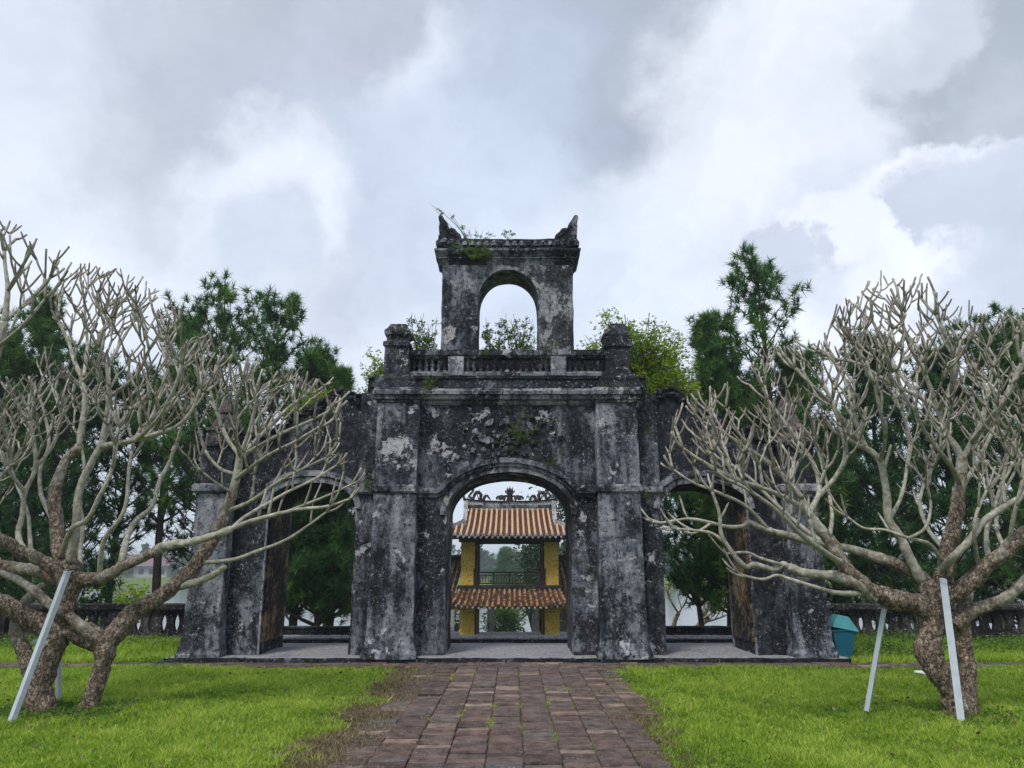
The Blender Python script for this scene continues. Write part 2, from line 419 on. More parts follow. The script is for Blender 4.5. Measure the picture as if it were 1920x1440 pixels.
def brick_mat():
    m, t = mat_new('paving_brick')
    oi = t.new('ShaderNodeObjectInfo').outputs['Random']
    at = t.new('ShaderNodeAttribute', attribute_name='tint').outputs['Fac']
    r = t.math('FRACT', t.math('ADD', oi, t.math('MULTIPLY', at, 7.3)))
    c = t.ramp(r, [(0.0, (.060, .043, .038)), (0.22, (.095, .060, .050)), (0.42, (.075, .058, .053)), (0.62, (.115, .076, .062)), (0.80, (.080, .075, .074)), (0.93, (.155, .108, .085)), (1.0, (.22, .165, .13))])
    n = t.noise(t.pos, 7, 8, .7); n2 = t.noise(t.pos, 45, 5, .7)
    c = t.mix(1.0, c, t.ramp(n, [(0.36, .45), (0.64, 1.6)]), 'MULTIPLY')
    c = t.mix(t.step(n2, .57, .64), c, (.22, .17, .15))
    c = t.mix(t.math('MULTIPLY', t.step(t.noise(t.pos, 2.2, 7, .7), .56, .68), .6), c, (.028, .026, .02))
    t.put(t.b.inputs['Base Color'], c); bump(t, t.math('ADD', n, t.math('MULTIPLY', n2, .6)), .7, .012)
    t.b.inputs['Roughness'].default_value = .75; return m
M['brick'] = brick_mat()

def bark_mat():
    m, t = mat_new('frangipani_bark')
    a = t.new('ShaderNodeAttribute', attribute_name='girth').outputs['Fac']
    p = t.pos
    n = t.noise(p, 16, 8, .72); n2 = t.noise(p, 60, 5, .7); nl = t.noise(p, 3.5, 5, .6)
    v = t.new('ShaderNodeTexVoronoi', feature='DISTANCE_TO_EDGE'); t.put(v.inputs['Vector'], t.vmath('ADD', t.vmath('MULTIPLY', p, (1, 1, .55)), t.vmath('SCALE', t.noise(p, 14, 5, .7, color=True), sc=.13))); v.inputs['Scale'].default_value = 27
    crack = t.step(v.outputs['Distance'], -.02, .14)
    smooth = t.ramp(n, [(0.3, (.14, .125, .09)), (0.5, (.31, .295, .24)), (0.68, (.52, .51, .46))])
    rough = t.ramp(n, [(0.34, (.09, .065, .047)), (0.46, (.22, .165, .12)), (0.56, (.33, .265, .20)), (0.70, (.46, .40, .33))])
    rough = t.mix(crack, (.03, .02, .015), rough)
    k = t.step(t.math('ADD', a, t.math('MULTIPLY', t.math('SUBTRACT', nl, .5), .16)), .050, .105)
    c = t.mix(k, smooth, rough)
    # fine growing tips go reddish grey, lichen specks on the old wood
    c = t.mix(t.step(a, .0118, .0098), c, (.19, .15, .13))
    c = t.mix(t.math('MULTIPLY', t.step(n2, .60, .70), .4), c, (.11, .09, .065))
    t.put(t.b.inputs['Base Color'], c)
    h = t.math('ADD', t.math('MULTIPLY', t.math('MULTIPLY', crack, k), .8), t.math('MULTIPLY', n2, .3))
    bump(t, h, .9, .012); t.b.inputs['Roughness'].default_value = .85; return m
M['bark'] = bark_mat()
M['pine_bark'] = simple('pine_bark', (.055, .042, .035), .9, 12, .5, b=.8)
M['stem'] = simple('shrub_stem', (.11, .095, .07), .85, 12, .3)

def leaf_mat(name, stops, trans=.35, nsc=1.2, attr='tint'):
    m, t = mat_new(name)
    a = t.new('ShaderNodeAttribute', attribute_name=attr).outputs['Fac']
    n = t.noise(t.pos, nsc, 4, .6)
    f = t.math('ADD', t.math('MULTIPLY', a, .6), t.math('MULTIPLY', n, .4))
    c = t.ramp(f, stops)
    t.put(t.b.inputs['Base Color'], c); t.b.inputs['Roughness'].default_value = .5
    tr = t.new('ShaderNodeBsdfTranslucent'); t.l.new(t.mix(1.0, c, (1.1, 1.3, .6), 'MULTIPLY'), tr.inputs[0])
    mx = t.new('ShaderNodeMixShader'); mx.inputs[0].default_value = trans
    t.l.new(t.b.outputs[0], mx.inputs[1]); t.l.new(tr.outputs[0], mx.inputs[2]); t.l.new(mx.outputs[0], t.out.inputs[0])
    return m
M['needle'] = leaf_mat('pine_needles', [(0.2, (.016, .055, .016)), (0.5, (.050, .135, .030)), (0.8, (.15, .26, .05))], .35)
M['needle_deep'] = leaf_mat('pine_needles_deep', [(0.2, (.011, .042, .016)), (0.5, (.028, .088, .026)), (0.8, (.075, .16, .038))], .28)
M['leaf_y'] = leaf_mat('yellow_green_leaves', [(0.2, (.06, .11, .012)), (0.5, (.18, .26, .02)), (0.8, (.40, .44, .04))], .5)
M['leaf_g'] = leaf_mat('green_leaves', [(0.2, (.035, .08, .016)), (0.5, (.09, .17, .028)), (0.8, (.22, .30, .06))], .45)
M['leaf_far'] = leaf_mat('far_leaves', [(0.2, (.02, .045, .022)), (0.5, (.04, .08, .035)), (0.8, (.075, .12, .045))], .2)
M['grass'] = leaf_mat('lawn_grass', [(0.14, (.055, .105, .014)), (0.34, (.135, .245, .020)), (0.56, (.255, .385, .032)), (0.80, (.46, .52, .11))], .42, nsc=.9)
M['straw'] = leaf_mat('dry_grass', [(0.2, (.075, .06, .03)), (0.5, (.16, .125, .065)), (0.8, (.28, .23, .13))], .2)

def ground_mat():
    m, t = mat_new('earth_and_turf')
    sx = t.new('ShaderNodeSeparateXYZ'); t.l.new(t.pos, sx.inputs[0])
    n = t.noise(t.pos, 1.6, 7, .65); n2 = t.noise(t.pos, 14, 7, .7); n3 = t.noise(t.pos, 60, 4, .7)
    turf = t.ramp(n2, [(0.3, (.045, .075, .012)), (0.55, (.10, .16, .018)), (0.75, (.16, .17, .05))])
    dirt = t.ramp(n3, [(0.34, (.045, .032, .024)), (0.5, (.115, .082, .062)), (0.66, (.25, .19, .135))])
    dx = t.math('ABSOLUTE', t.math('ADD', sx.outputs[0], .2))
    e = t.math('ADD', dx, t.math('MULTIPLY', t.math('SUBTRACT', n, .5), 1.6))
    k = t.step(e, 1.62, 2.1)
    k = t.math('MAXIMUM', k, t.step(sx.outputs[1], 14.0, 14.5))
    t.put(t.b.inputs['Base Color'], t.mix(k, dirt, turf)); bump(t, t.math('ADD', n2, n3), .8, .03)
    t.b.inputs['Roughness'].default_value = .95; return m
M['ground'] = ground_mat()
def water_mat():
    m, t = mat_new('river_water')
    t.put(t.b.inputs['Base Color'], (.12, .14, .13)); t.b.inputs['Roughness'].default_value = .12
    t.b.inputs['Specular IOR Level'].default_value = .6; t.b.inputs['IOR'].default_value = 1.33
    bump(t, t.noise(t.vmath('MULTIPLY', t.pos, (.6, 1.6, 1)), 1.2, 4, .6), .25, .05); return m
M['water'] = water_mat()
M['hill'] = simple('far_hill_woods', (.03, .06, .03), .95, .02, .4)
# ------------------------------------------------------------------ ground, river, hills
def gz(X, Y):
    X = np.asarray(X, float); Y = np.asarray(Y, float)
    s = lambda v, a, b: np.clip((v - a) / (b - a), 0, 1) ** 2 * (3 - 2 * np.clip((v - a) / (b - a), 0, 1))
    z = 0.10 * s(Y, 14.2, 15.6) - 1.62 * s(Y, 17.6, 20.5) - 3.6 * s(Y, 38.5, 44.5)
    z = z + 3.2 * s(Y, 232, 240) + 1.0 * s(Y, 240, 420)
    z = z - .16 * s(Y, 13.65, 13.75) * (1 - s(Y, 17.3, 17.8)) * (1 - s(np.abs(X + .09), 5.6, 5.75))
    near = (1 - s(Y, 20, 40))
    return z + near * 0.02 * np.sin(X * 1.3 + Y * .7) * np.where(np.abs(X) > 2.0, 1, 0) * s(np.abs(X), 2, 4)
gx = np.concatenate([[-3000, -900, -300, -100, -50, -30], np.arange(-18, 18.01, .25), [30, 50, 100, 300, 900, 3000]])
gy = np.concatenate([[-300, -60, -20, -8], np.arange(-2, 12.9, .5), np.arange(13, 18.4, .2), np.arange(18.5, 48.01, .5), [60, 120, 200, 225, 229, 232, 234, 236, 238, 240, 250, 280, 330, 420, 700, 1500, 4500]])
mb = MB(); GX, GY = np.meshgrid(gx, gy, indexing='ij'); GZ = gz(GX, GY)
ny = len(gy); F = []
for i in range(len(gx) - 1):
    for j in range(ny - 1):
        a = i * ny + j; F.append((a, a + ny, a + ny + 1, a + 1))
mb.add(np.stack([GX.ravel(), GY.ravel(), GZ.ravel()], 1), F)
build('ground', mb, M['ground'], kind='structure', smooth=True)
mb = MB(); mb.add([(-2500, 42, -3.9), (2500, 42, -3.9), (2500, 236.5, -3.9), (-2500, 236.5, -3.9)], [(0, 1, 2, 3)])
build('river', mb, M['water'], kind='structure')
# low hill far behind the river
mb = MB(); hx = np.linspace(-700, 700, 90); 
for row, (Y, s) in enumerate([(820, 0.0), (860, .55), (900, 1.0), (960, .8)]): pass
rowsY = [800, 840, 880, 930, 1000]; sc = [0, .55, .9, 1, .4]
V = []
for Y, s in zip(rowsY, sc):
    h = 15 + 5 * np.sin(hx / 130 + 1) + 4 * fbm(np.stack([hx, hx * 0, hx * 0], 1), .02, 4)
    V += [(x, Y, -1 + s * hh) for x, hh in zip(hx, h)]
n = len(hx); F = [(r * n + i, r * n + i + 1, (r + 1) * n + i + 1, (r + 1) * n + i) for r in range(4) for i in range(n - 1)]
mb.add(V, F); build('hills', mb, M['hill'], kind='structure', smooth=True)

# ------------------------------------------------------------------ brick path
def brick_geo(w, l, h, seed):
    r = random.Random(seed); c = 0.008
    V = []
    for z, ins in ((-.03, 0), (h - c, 0), (h, c)):
        for sx, sy in ((-1, -1), (1, -1), (1, 1), (-1, 1)):
            V.append((sx * (w / 2 - ins) + r.uniform(-.004, .004), sy * (l / 2 - ins) + r.uniform(-.004, .004), z + r.uniform(-.003, .003) * (z > 0)))
    F = []
    for k in (0, 4):
        for i in range(4): F.append((k + i, k + (i + 1) % 4, k + 4 + (i + 1) % 4, k + 4 + i))
    F.append((8, 9, 10, 11)); return V, F
path = thing('brick_path', 'worn red brick path running straight between the two lawns to the main arch', 'path', (0, 6, 0)); path['kind'] = 'structure'
del path['category']; del path['label']
joints = [-1.52, -1.20, -.87, -.55, -.22, .10, .42, .73, 1.04, 1.32, 1.60]
bricks = []
PB = random.Random(5)
for ci in range(len(joints) - 1):
    y = 5.9 + PB.uniform(0, .15)
    while y < 13.05:
        l = PB.choice([.155, .165, .17, .18, .16]); 
        drop = (.45 if ci == 0 else .85 if (ci == 9 and y < 9.3) else .15 if ci in (1, 9) else 0)
        if not (PB.random() < drop): bricks.append((joints[ci], joints[ci + 1], y, min(y + l, 13.07), ci))
        y += l + PB.uniform(.007, .016)
bricks.sort(key=lambda b: b[2])
protos = []
for k in range(12):
    V, F = brick_geo(1, 1, .03, k)
    V, F = brick_geo(.31, .162, .03, k)
    me = bpy.data.meshes.new('brick'); me.from_pydata(V, [], F); me.materials.append(M['brick']); me.update(); protos.append(me)
rest = MB(); cnt = 0
for (x0, x1, y0, y1, ci) in bricks:
    gap = PB.uniform(.008, .018); cx = (x0 + x1) / 2 + PB.uniform(-.004, .004); cy = (y0 + y1) / 2
    sx = (x1 - x0 - gap) / .31; sy = (y1 - y0) / .162; zz = PB.uniform(-.012, .002) - (.016 if ci in (0,) else 0)
    rx, ry, rz = PB.uniform(-.022, .022), PB.uniform(-.022, .022), PB.uniform(-.018, .018)
    if cnt < 300:
        o = bpy.data.objects.new('brick', protos[cnt % 12]); COL.objects.link(o); o.parent = path
        o.location = (cx, cy - 6, zz); o.scale = (sx, sy, 1); o.rotation_euler = (rx, ry, rz)
    else:
        V, F = brick_geo(.31 * sx, .162 * sy, .03, cnt)
        rest.add([(v[0] + cx, v[1] + cy, v[2] + zz + v[0] * ry) for v in V], F, PB.random())
    cnt += 1
build('paving_bricks', rest, M['brick'], path, kind='stuff', attr='tint')
# cross path in front of the platform
cross = MB(); r = 0
for yy in np.arange(13.10, 13.60, .172):
    x = -11.0 + (r % 2) * .16; r += 1
    while x < 11:
        w = PB.uniform(.30, .34)
        V, F = brick_geo(w - .01, .16, .03, PB.randint(0, 999)); dz = PB.uniform(-.012, .004)
        cross.add([(v[0] + x + w / 2, v[1] + yy + .08, v[2] + dz) for v in V], F, PB.random()); x += w
o = build('cross_path', cross, M['brick'], attr='tint', kind='structure')
# ------------------------------------------------------------------ the ruined gate
X0 = -.09; YF = 14.0; YB = 15.5
gate = thing('ruined_gate', 'blackened three-arched plaster gate with a small arched tower on top', 'gate', (X0, YF, 0))
def dense(a, b, n):
    t = (1 - np.cos(np.linspace(0, math.pi, n))) / 2; return a + (b - a) * t
def arch(cx, h, zs, za, p=2.0):
    return lambda x: zs + (za - zs) * max(0.0, 1 - abs((x - cx) / h) ** p) ** (1 / p)
ST = .07
# platform under the gate
mb = MB(); loft(mb, [(-.05, -5.75 + X0, 5.75 + X0, 13.66, 16.2), (.085, -5.75 + X0, 5.75 + X0, 13.66, 16.2), (.10, -5.73 + X0, 5.73 + X0, 13.69, 16.2)], .12)
build('platform', mb, M['slab'], gate, ero=(.012, 3, 4, 2))
mb = MB(); loft(mb, [(-.05, -5.77 + X0, 5.77 + X0, 13.60, 13.655), (.092, -5.77 + X0, 5.77 + X0, 13.60, 13.655)], .1)
build('platform_edge', mb, M['crust'], gate, ero=(.02, 4, 4, 5))
ZB = .08
# central block: jambs and the wall over the main arch
AC = X0 + .03; AH = 1.12
main_arch = arch(AC, AH, 2.48, 3.25, 2.15)
top = lambda x: 4.74
xl, xr = X0 - 2.78 + .09, X0 + 2.78
mb = MB(); fl = lambda x: ZB
slab(mb, lin(X0 - 2.70, AC - AH, ST), fl, top, YF, YB, ST); slab(mb, lin(AC + AH, X0 + 2.77, ST), fl, top, YF, YB, ST)
slab(mb, dense(AC - AH, AC + AH, 44), main_arch, top, YF, YB, ST, ends=(False, False))
build('central_wall', mb, M['wall'], gate, ero=(.022, 2.6, 4, 3))
# wings with the side arches; the wall tops are broken and slope outward
def wing_top(x):
    d = abs(x - X0)
    z = np.interp(d, [2.7, 3.0, 3.25, 3.6, 3.95, 4.3, 4.7, 5.1, 5.6], [4.72, 4.80, 4.74, 4.50, 4.26, 4.08, 3.95, 3.82, 3.8])
    return float(z + .05 * math.sin(x * 9) + .04 * math.sin(x * 23 + 1))
for s in (-1, 1):
    cx = X0 + s * 3.5 - (.03 if s < 0 else -.05) ; h = .79
    sa = arch(cx, h, 2.56, 3.05, 2.3)
    mb = MB(); a, b = sorted((X0 + s * 2.70, cx - s * h)); 
    a2, b2 = sorted((cx + s * h, X0 + s * 5.05))
    slab(mb, lin(a, b, ST), fl, wing_top, YF + .04, YB - .02, ST)
    slab(mb, lin(a2, b2, ST), fl, wing_top, YF + .04, YB - .02, ST)
    slab(mb, dense(cx - h, cx + h, 36), sa, wing_top, YF + .04, YB - .02, ST, ends=(False, False))
    build('wing_wall', mb, M['wing'], gate, ero=(.035, 2.8, 5, 7 + s))
    # rubble crust along the broken top
    mb = MB(); rr = random.Random(30 + s)
    for k in range(420):
        x = X0 + s * rr.uniform(2.75, 5.0); z = wing_top(x) + rr.uniform(-.14, .03); y = rr.uniform(YF + .02, YB - .1) if rr.random() < .5 else YF + rr.uniform(0, .05)
        r = rr.uniform(.02, .07)
        lathe(mb, x, y, [(z - r * .7, r * .5), (z - r * .2, r), (z + r * .3, r * .8), (z + r * .6, r * .3)], 6)
    build('rubble_crust', mb, M['crust'], gate, ero=(.06, 9, 4, 4), kind='stuff')
    # ochre lining of the outer jamb inside the arch
    xo = cx + s * h
    mb = MB(); slab(mb, np.array(sorted((xo - s * .035, xo + s * .01))), lambda x: .3, lambda x: 2.62, YF + .16, YB - .10, .1)
    build('ochre_reveal', mb, M['ochre'], gate, ero=(.012, 3, 4, 9))
    mb = MB(); slab(mb, np.array(sorted((xo - s * .028, xo + s * .01))), lambda x: ZB, lambda x: 2.64, YB - .095, YB - .02, .08)
    build('jamb_edge', mb, M['trim'], gate, ero=(.012, 3, 4, 11)); mb = MB()
    slab(mb, np.array(sorted((xo - s * .025, xo + s * .01))), lambda x: ZB, lambda x: 2.64, YF + .03, YF + .075, .08)
    build('jamb_edge', mb, M['trim'], gate, ero=(.012, 3, 4, 11))
    # archivolt of the side arch
    mb = MB(); th = np.linspace(0.02, math.pi - .02, 40)
    pth = []
    for tt in th[::-1]:
        c = math.cos(tt); x = cx + (h + .02) * math.copysign(abs(c) ** .9, c); pth.append((x, 2.56 + .51 * max(0, 1 - abs((x - cx) / (h + .021)) ** 2.3) ** (1 / 2.3)))
    band(mb, pth, .0, .10, YF - .035, YF + .08); band(mb, [q for q in pth if q[1] > 2.84], .115, .22, YF - .065, YF + .08)
    build('side_archivolt', mb, M['trim'], gate, ero=(.012, 4, 4, 13))
    # pilaster between the arches: lower shaft, upper shaft
    pc = X0 + s * 1.99; yb = YF + .1
    R = lambda z, hx, p: (z, pc - hx, pc + hx, YF - p, yb)
    mb = MB(); loft(mb, [R(ZB, .47, .42), R(.16, .47, .42), R(.24, .44, .38), R(.36, .41, .34), R(.6, .395, .31), R(2.86, .375, .29)], ST)
    build('lower_pilaster', mb, M['pil_low'], gate, ero=(.02, 3, 5, 17 + s))
    mb = MB(); loft(mb, [R(2.862, .385, .31), R(2.89, .41, .33), R(2.98, .41, .33), R(3.01, .385, .30)], ST, bottom=True)
    build('impost_block', mb, M['trim'], gate, ero=(.010, 5, 4, 19))
    mb = MB(); loft(mb, [R(3.012, .375, .26), R(4.50, .37, .25)], ST)
    build('upper_pilaster', mb, M['pil'], gate, ero=(.018, 3, 5, 23 + s))
    mb = MB(); loft(mb, [R(4.502, .385, .28), R(4.55, .385, .28), R(4.56, .42, .32), R(4.62, .42, .32), R(4.64, .455, .36), R(4.71, .46, .37), R(4.73, .44, .33), R(4.78, .43, .31)], .05, bottom=True)
    build('capital', mb, M['trim'], gate, ero=(.012, 5, 4, 29))
    # pedestal and corner post above
    q = X0 + s * 2.07; Q = lambda z, hx: (z, q - hx, q + hx, YF - .16 - (hx - .3) * .8, YF + .34 + (hx - .3) * .4)
    mb = MB(); loft(mb, [Q(4.782, .43), Q(4.84, .41), Q(4.92, .37), Q(4.98, .36), Q(5.05, .30), Q(5.08, .29)], .05)
    build('post_pedestal', mb, M['crust'], gate, ero=(.025, 4, 4, 31 + s))
    mb = MB(); P = lambda z, hx: (z, q - hx, q + hx, YF - .1 - (hx - .22), YF + .34 + (hx - .22))
    if s < 0: rows = [P(5.082, .23), P(5.62, .22), P(5.63, .255), P(5.70, .25), P(5.73, .20), P(5.80, .19), P(5.86, .245), P(5.93, .25), P(6.0, .19), P(6.08, .15)]
    else: rows = [P(5.082, .23), P(5.60, .22), P(5.61, .26), P(5.68, .26), P(5.69, .23), P(5.80, .235), P(5.84, .25), P(5.92, .24), P(6.0, .19), P(6.08, .15), P(6.11, .08)]
    loft(mb, rows, .05)
    build('corner_post', mb, M['wall'] if s > 0 else M['tower'], gate, ero=(.02, 4, 4, 37 + s))
    # end pier
    e = X0 + s * 5.22; E_ = lambda z, hx, p: (z, e - hx, e + hx, YF - p, YF + .7)
    mb = MB(); loft(mb, [E_(ZB, .375, .33), E_(.15, .375, .33), E_(.22, .35, .29), E_(.36, .325, .26), E_(.7, .31, .24), E_(2.86, .295, .22)], ST)
    build('end_pier', mb, M['pil_low'], gate, ero=(.022, 3, 5, 41 + s))
    mb = MB(); loft(mb, [E_(2.862, .33, .26), E_(2.90, .37, .30), E_(3.0, .37, .30), E_(3.03, .33, .25)], ST, bottom=True)
    build('impost_block', mb, M['trim'], gate, ero=(.010, 5, 4, 43))
    mb = MB(); loft(mb, [E_(3.032, .31, .22), E_(3.68, .31, .22), E_(3.70, .36, .27), E_(3.78, .37, .28), E_(3.80, .31, .22)], ST)
    build('pier_head', mb, M['crust'], gate, ero=(.025, 4, 4, 47))
    G = lambda z, hx: (z, e - hx, e + hx, YF + .1 - hx, YF + .3 + hx)
    mb = MB(); loft(mb, [G(3.802, .27), G(3.88, .27), G(3.885, .24), G(4.0, .24), G(4.01, .27), G(4.06, .27), G(4.07, .20), G(4.2, .17), G(4.34, .11), G(4.36, .13), G(4.42, .12), G(4.52, .09), G(4.62, .045), G(4.68, .02)], .05)
    build('pier_pinnacle', mb, M['brickish'], gate, ero=(.02, 5, 4, 53))
# string course on the walls, merging into the main archivolt
def outer(x):
    d = abs(x - AC); f = 2.48 + 1.0 * math.sqrt(max(0, 1 - (d / 1.40) ** 2)); b = 2.925
    k = .10; hh = max(0, 1 - abs(f - b) / k); return max(f, b) + hh * hh * k * .25
xs = np.concatenate([np.linspace(X0 - 1.60, AC - 1.36, 4), dense(AC - 1.34, AC + 1.34, 60), np.linspace(AC + 1.36, X0 + 1.60, 4)])
mb = MB(); pth = [(x, outer(x)) for x in xs]
band(mb, pth, -.055, .035, YF - .10, YF + .05); band(mb, pth, -.12, -.06, YF - .055, YF + .05)
build('main_archivolt', mb, M['trim'], gate, ero=(.014, 4, 4, 59))
th = np.linspace(.01, math.pi - .01, 60)[::-1]
pth = [(AC + AH * 1.0 * math.cos(tt), 2.48 + .77 * max(0, 1 - abs(math.cos(tt)) ** 2.15) ** (1 / 2.15)) for tt in th]
mb = MB(); band(mb, pth, .012, .105, YF - .03, YF + .05); build('arch_ring', mb, M['trim'], gate, ero=(.012, 4, 4, 61))
for s in (-1, 1):
    a, b = sorted((X0 + s * 2.36, X0 + s * 2.80)); mb = MB()
    loft(mb, [(2.865, a, b, YF - .05, YF + .1), (2.90, a, b, YF - .10, YF + .1), (2.99, a, b, YF - .10, YF + .1)], ST, bottom=True)
    build('string_course', mb, M['trim'], gate, ero=(.010, 5, 4, 67))
# entablature between the capitals
mb = MB(); H = lambda z, p: (z, X0 - 1.58, X0 + 1.58, YF - p, YF + .2)
loft(mb, [H(4.50, .03), H(4.53, .06), H(4.54, .04), H(4.58, .04), H(4.60, .12), H(4.67, .13), H(4.68, .18), H(4.74, .19), H(4.76, .12), H(4.80, .10)], .05, bottom=True)
build('cornice', mb, M['trim'], gate, ero=(.012, 5, 4, 71))
mb = MB(); D = lambda z, p: (z, X0 - 2.6, X0 + 2.6, YF - p, YB)
loft(mb, [D(4.742, 0), D(4.9, -.02), D(5.0, -.03), D(5.02, .0), D(5.06, .0), D(5.07, -.04)], ST)
build('parapet_base', mb, M['crust'], gate, ero=(.022, 3, 5, 73))
mb = MB(); loft(mb, [(5.07, X0 - 1.86, X0 + 1.86, YF + .0, YF + .24), (5.12, X0 - 1.86, X0 + 1.86, YF - .01, YF + .24), (5.13, X0 - 1.86, X0 + 1.86, YF + .03, YF + .22), (5.16, X0 - 1.86, X0 + 1.86, YF + .03, YF + .22)], .05)
build('bottom_rail', mb, M['trim'], gate, ero=(.014, 5, 4, 79))
mb = MB(); loft(mb, [(5.42, X0 - 1.86, X0 + 1.86, YF + .04, YF + .2), (5.45, X0 - 1.86, X0 + 1.86, YF + .0, YF + .24), (5.47, X0 - 1.86, X0 + 1.86, YF - .03, YF + .27), (5.57, X0 - 1.86, X0 + 1.86, YF - .03, YF + .27)], .05, bottom=True)
build('top_rail', mb, M['wall'], gate, ero=(.014, 5, 4, 83))
for s in (-1, 1):
    q = X0 + s * .965 ; mb = MB(); loft(mb, [(5.08, q - .145, q + .145, YF - .02, YF + .24), (5.44, q - .145, q + .145, YF - .02, YF + .24)], .05)
    build('parapet_pier', mb, M['pil'], gate, ero=(.012, 5, 4, 87 + s))
mb = MB(); loft(mb, [(5.0, X0 - 1.9, X0 + 1.9, 14.42, 14.53), (5.58, X0 - 1.9, X0 + 1.9, 14.42, 14.53)], .08); build('rear_parapet', mb, M['crust'], gate, ero=(.03, 4, 4, 89))
bal = MB(); lathe(bal, 0, 0, [(0, .045), (.03, .052), (.05, .03), (.09, .034), (.14, .046), (.19, .030), (.23, .024), (.25, .04), (.27, .05)], 8)
bp = None; k = 0
parapet = None
for (a, b, n) in ((X0 - 1.83, X0 - 1.12, 6), (X0 - .81, X0 + .81, 13), (X0 + 1.12, X0 + 1.83, 6)):
    for i in range(n):
        x = a + (b - a) * (i + .5) / n
        if bp is None:
            bp = build('baluster', bal, M['wall'], gate, smooth=True, quiet_origin=(0, 0, 0)); o = bp
        else: o = bp.copy(); COL.objects.link(o)
        o.location = (x - X0, YF + .12 - YF, 5.155); o.rotation_euler = (random.uniform(-.05, .05), random.uniform(-.05, .05), random.random() * 6)
# tower
TC = X0 + .0; TY0, TY1 = 14.55, 15.40
tw = arch(TC + .01, .60, 6.72, 7.41, 2.1)
mb = MB(); f5 = lambda x: 5.0; t5 = lambda x: 7.50
slab(mb, lin(TC - 1.31, TC - .59, ST), f5, t5, TY0, TY1, ST); slab(mb, lin(TC + .61, TC + 1.31, ST), f5, t5, TY0, TY1, ST)
slab(mb, dense(TC - .59, TC + .61, 36), tw, t5, TY0, TY1, ST, ends=(False, False))
build('tower_wall', mb, M['tower'], gate, ero=(.018, 3, 5, 91))
mb = MB(); U = lambda z, e: (z, TC - 1.32 - e, TC + 1.32 + e, TY0 - e, TY1 + e)
loft(mb, [U(7.502, -.01), U(7.56, .01), U(7.62, .05), U(7.625, .07), U(7.65, .07), U(7.655, .045), U(7.72, .11), U(7.76, .15), U(7.80, .155), U(7.82, .13)], .04, bottom=True)
build('tower_cornice', mb, M['wall'], gate, ero=(.014, 5, 4, 97))
YM = (TY0 + TY1) / 2
mb = MB(); 
V = []; n = 30
for x in np.linspace(TC - 1.44, TC + 1.44, n):
    u = abs(x - TC) / 1.44; dz = .10 * u ** 4
    for (y, z) in ((TY0 - .13, 7.80 + dz), (TY0 - .13, 7.86 + dz), (YM - .16, 8.09 + dz), (YM - .12, 8.12 + dz), (YM - .12, 8.20 + dz), (YM + .12, 8.20 + dz), (YM + .12, 8.12 + dz), (TY1 + .13, 7.86 + dz), (TY1 + .13, 7.80 + dz)): V.append((x, y, z))
F = []
for i in range(n - 1):
    for k in range(9):
        a = i * 9 + k; b = i * 9 + (k + 1) % 9; F.append((a, a + 9, b + 9, b))
F += [tuple(range(9)), tuple(range((n - 1) * 9, n * 9))[::-1]]
mb.add(V, F); troof = build('tower_roof', mb, M['crust'], gate, ero=(.02, 5, 4, 101))
for i in range(19):
    x = TC - 1.30 + i * 2.6 / 18; u = abs(x - TC) / 1.44; dz = .10 * u ** 4; mb = MB()
    V = []; 
    for (y, z, r) in ((TY0 - .17, 7.875, .052), (TY0 - .05, 7.93, .05), (YM - .14, 8.12, .045)):
        V += [(x + r * math.cos(t), y, z + dz + r * math.sin(t) * 1.1) for t in np.linspace(-.3, math.pi + .3, 7)]
    F = [(r_ * 7 + k, r_ * 7 + k + 1, r_ * 7 + k + 8, r_ * 7 + k + 7) for r_ in range(2) for k in range(6)] + [tuple(range(7))[::-1]]
    mb.add(V, F); build('roof_tile', mb, M['tower'] if random.random() < .6 else M['crust'], troof, smooth=False, ero=(.012, 8, 3, i))
# curled ridge finials
prof = [(1235, 292), (1240, 280), (1262, 262), (1275, 240), (1300, 232), (1312, 238), (1325, 205), (1345, 178), (1362, 150), (1374, 144), (1388, 150), (1390, 165), (1382, 190), (1386, 230), (1383, 270), (1380, 312), (1392, 330), (1388, 372), (1330, 372), (1320, 340), (1280, 335)]
pw = []
for (cx_, cy_) in prof:
    cy_ = 310 - (310 - cy_) * .93; cx_ = 1300 + (cx_ - 1300) * .93 if cx_ > 1300 else cx_
    p = W(680 + cx_ / 3.4286, 360 + cy_ / 3.4286, YM); pw.append((p[0] - TC, p[2]))
for s in (-1, 1):
    mb = MB(); poly = [(TC + s * x * (1 if s > 0 else .985), z) for x, z in pw]
    if s < 0: poly = poly[::-1]
    prism(mb, poly, YM - .07, YM + .07)
    fo = build('ridge_finial', mb, M['crust'] if s < 0 else M['tower'], troof, ero=(.01, 8, 3, 3))
    mb = MB(); 
    for k in range(7):
        t = k / 6; px = TC + s * (1.02 + .30 * t); pz = 8.26 + .25 * t ** 1.5
        lathe(mb, px, YM - .07, [(pz - .03, .02), (pz - .01, .04), (pz + .02, .035), (pz + .04, .01)], 6)
    build('finial_scroll', mb, M['crust'], troof, ero=(.01, 12, 3, 5), kind='stuff')
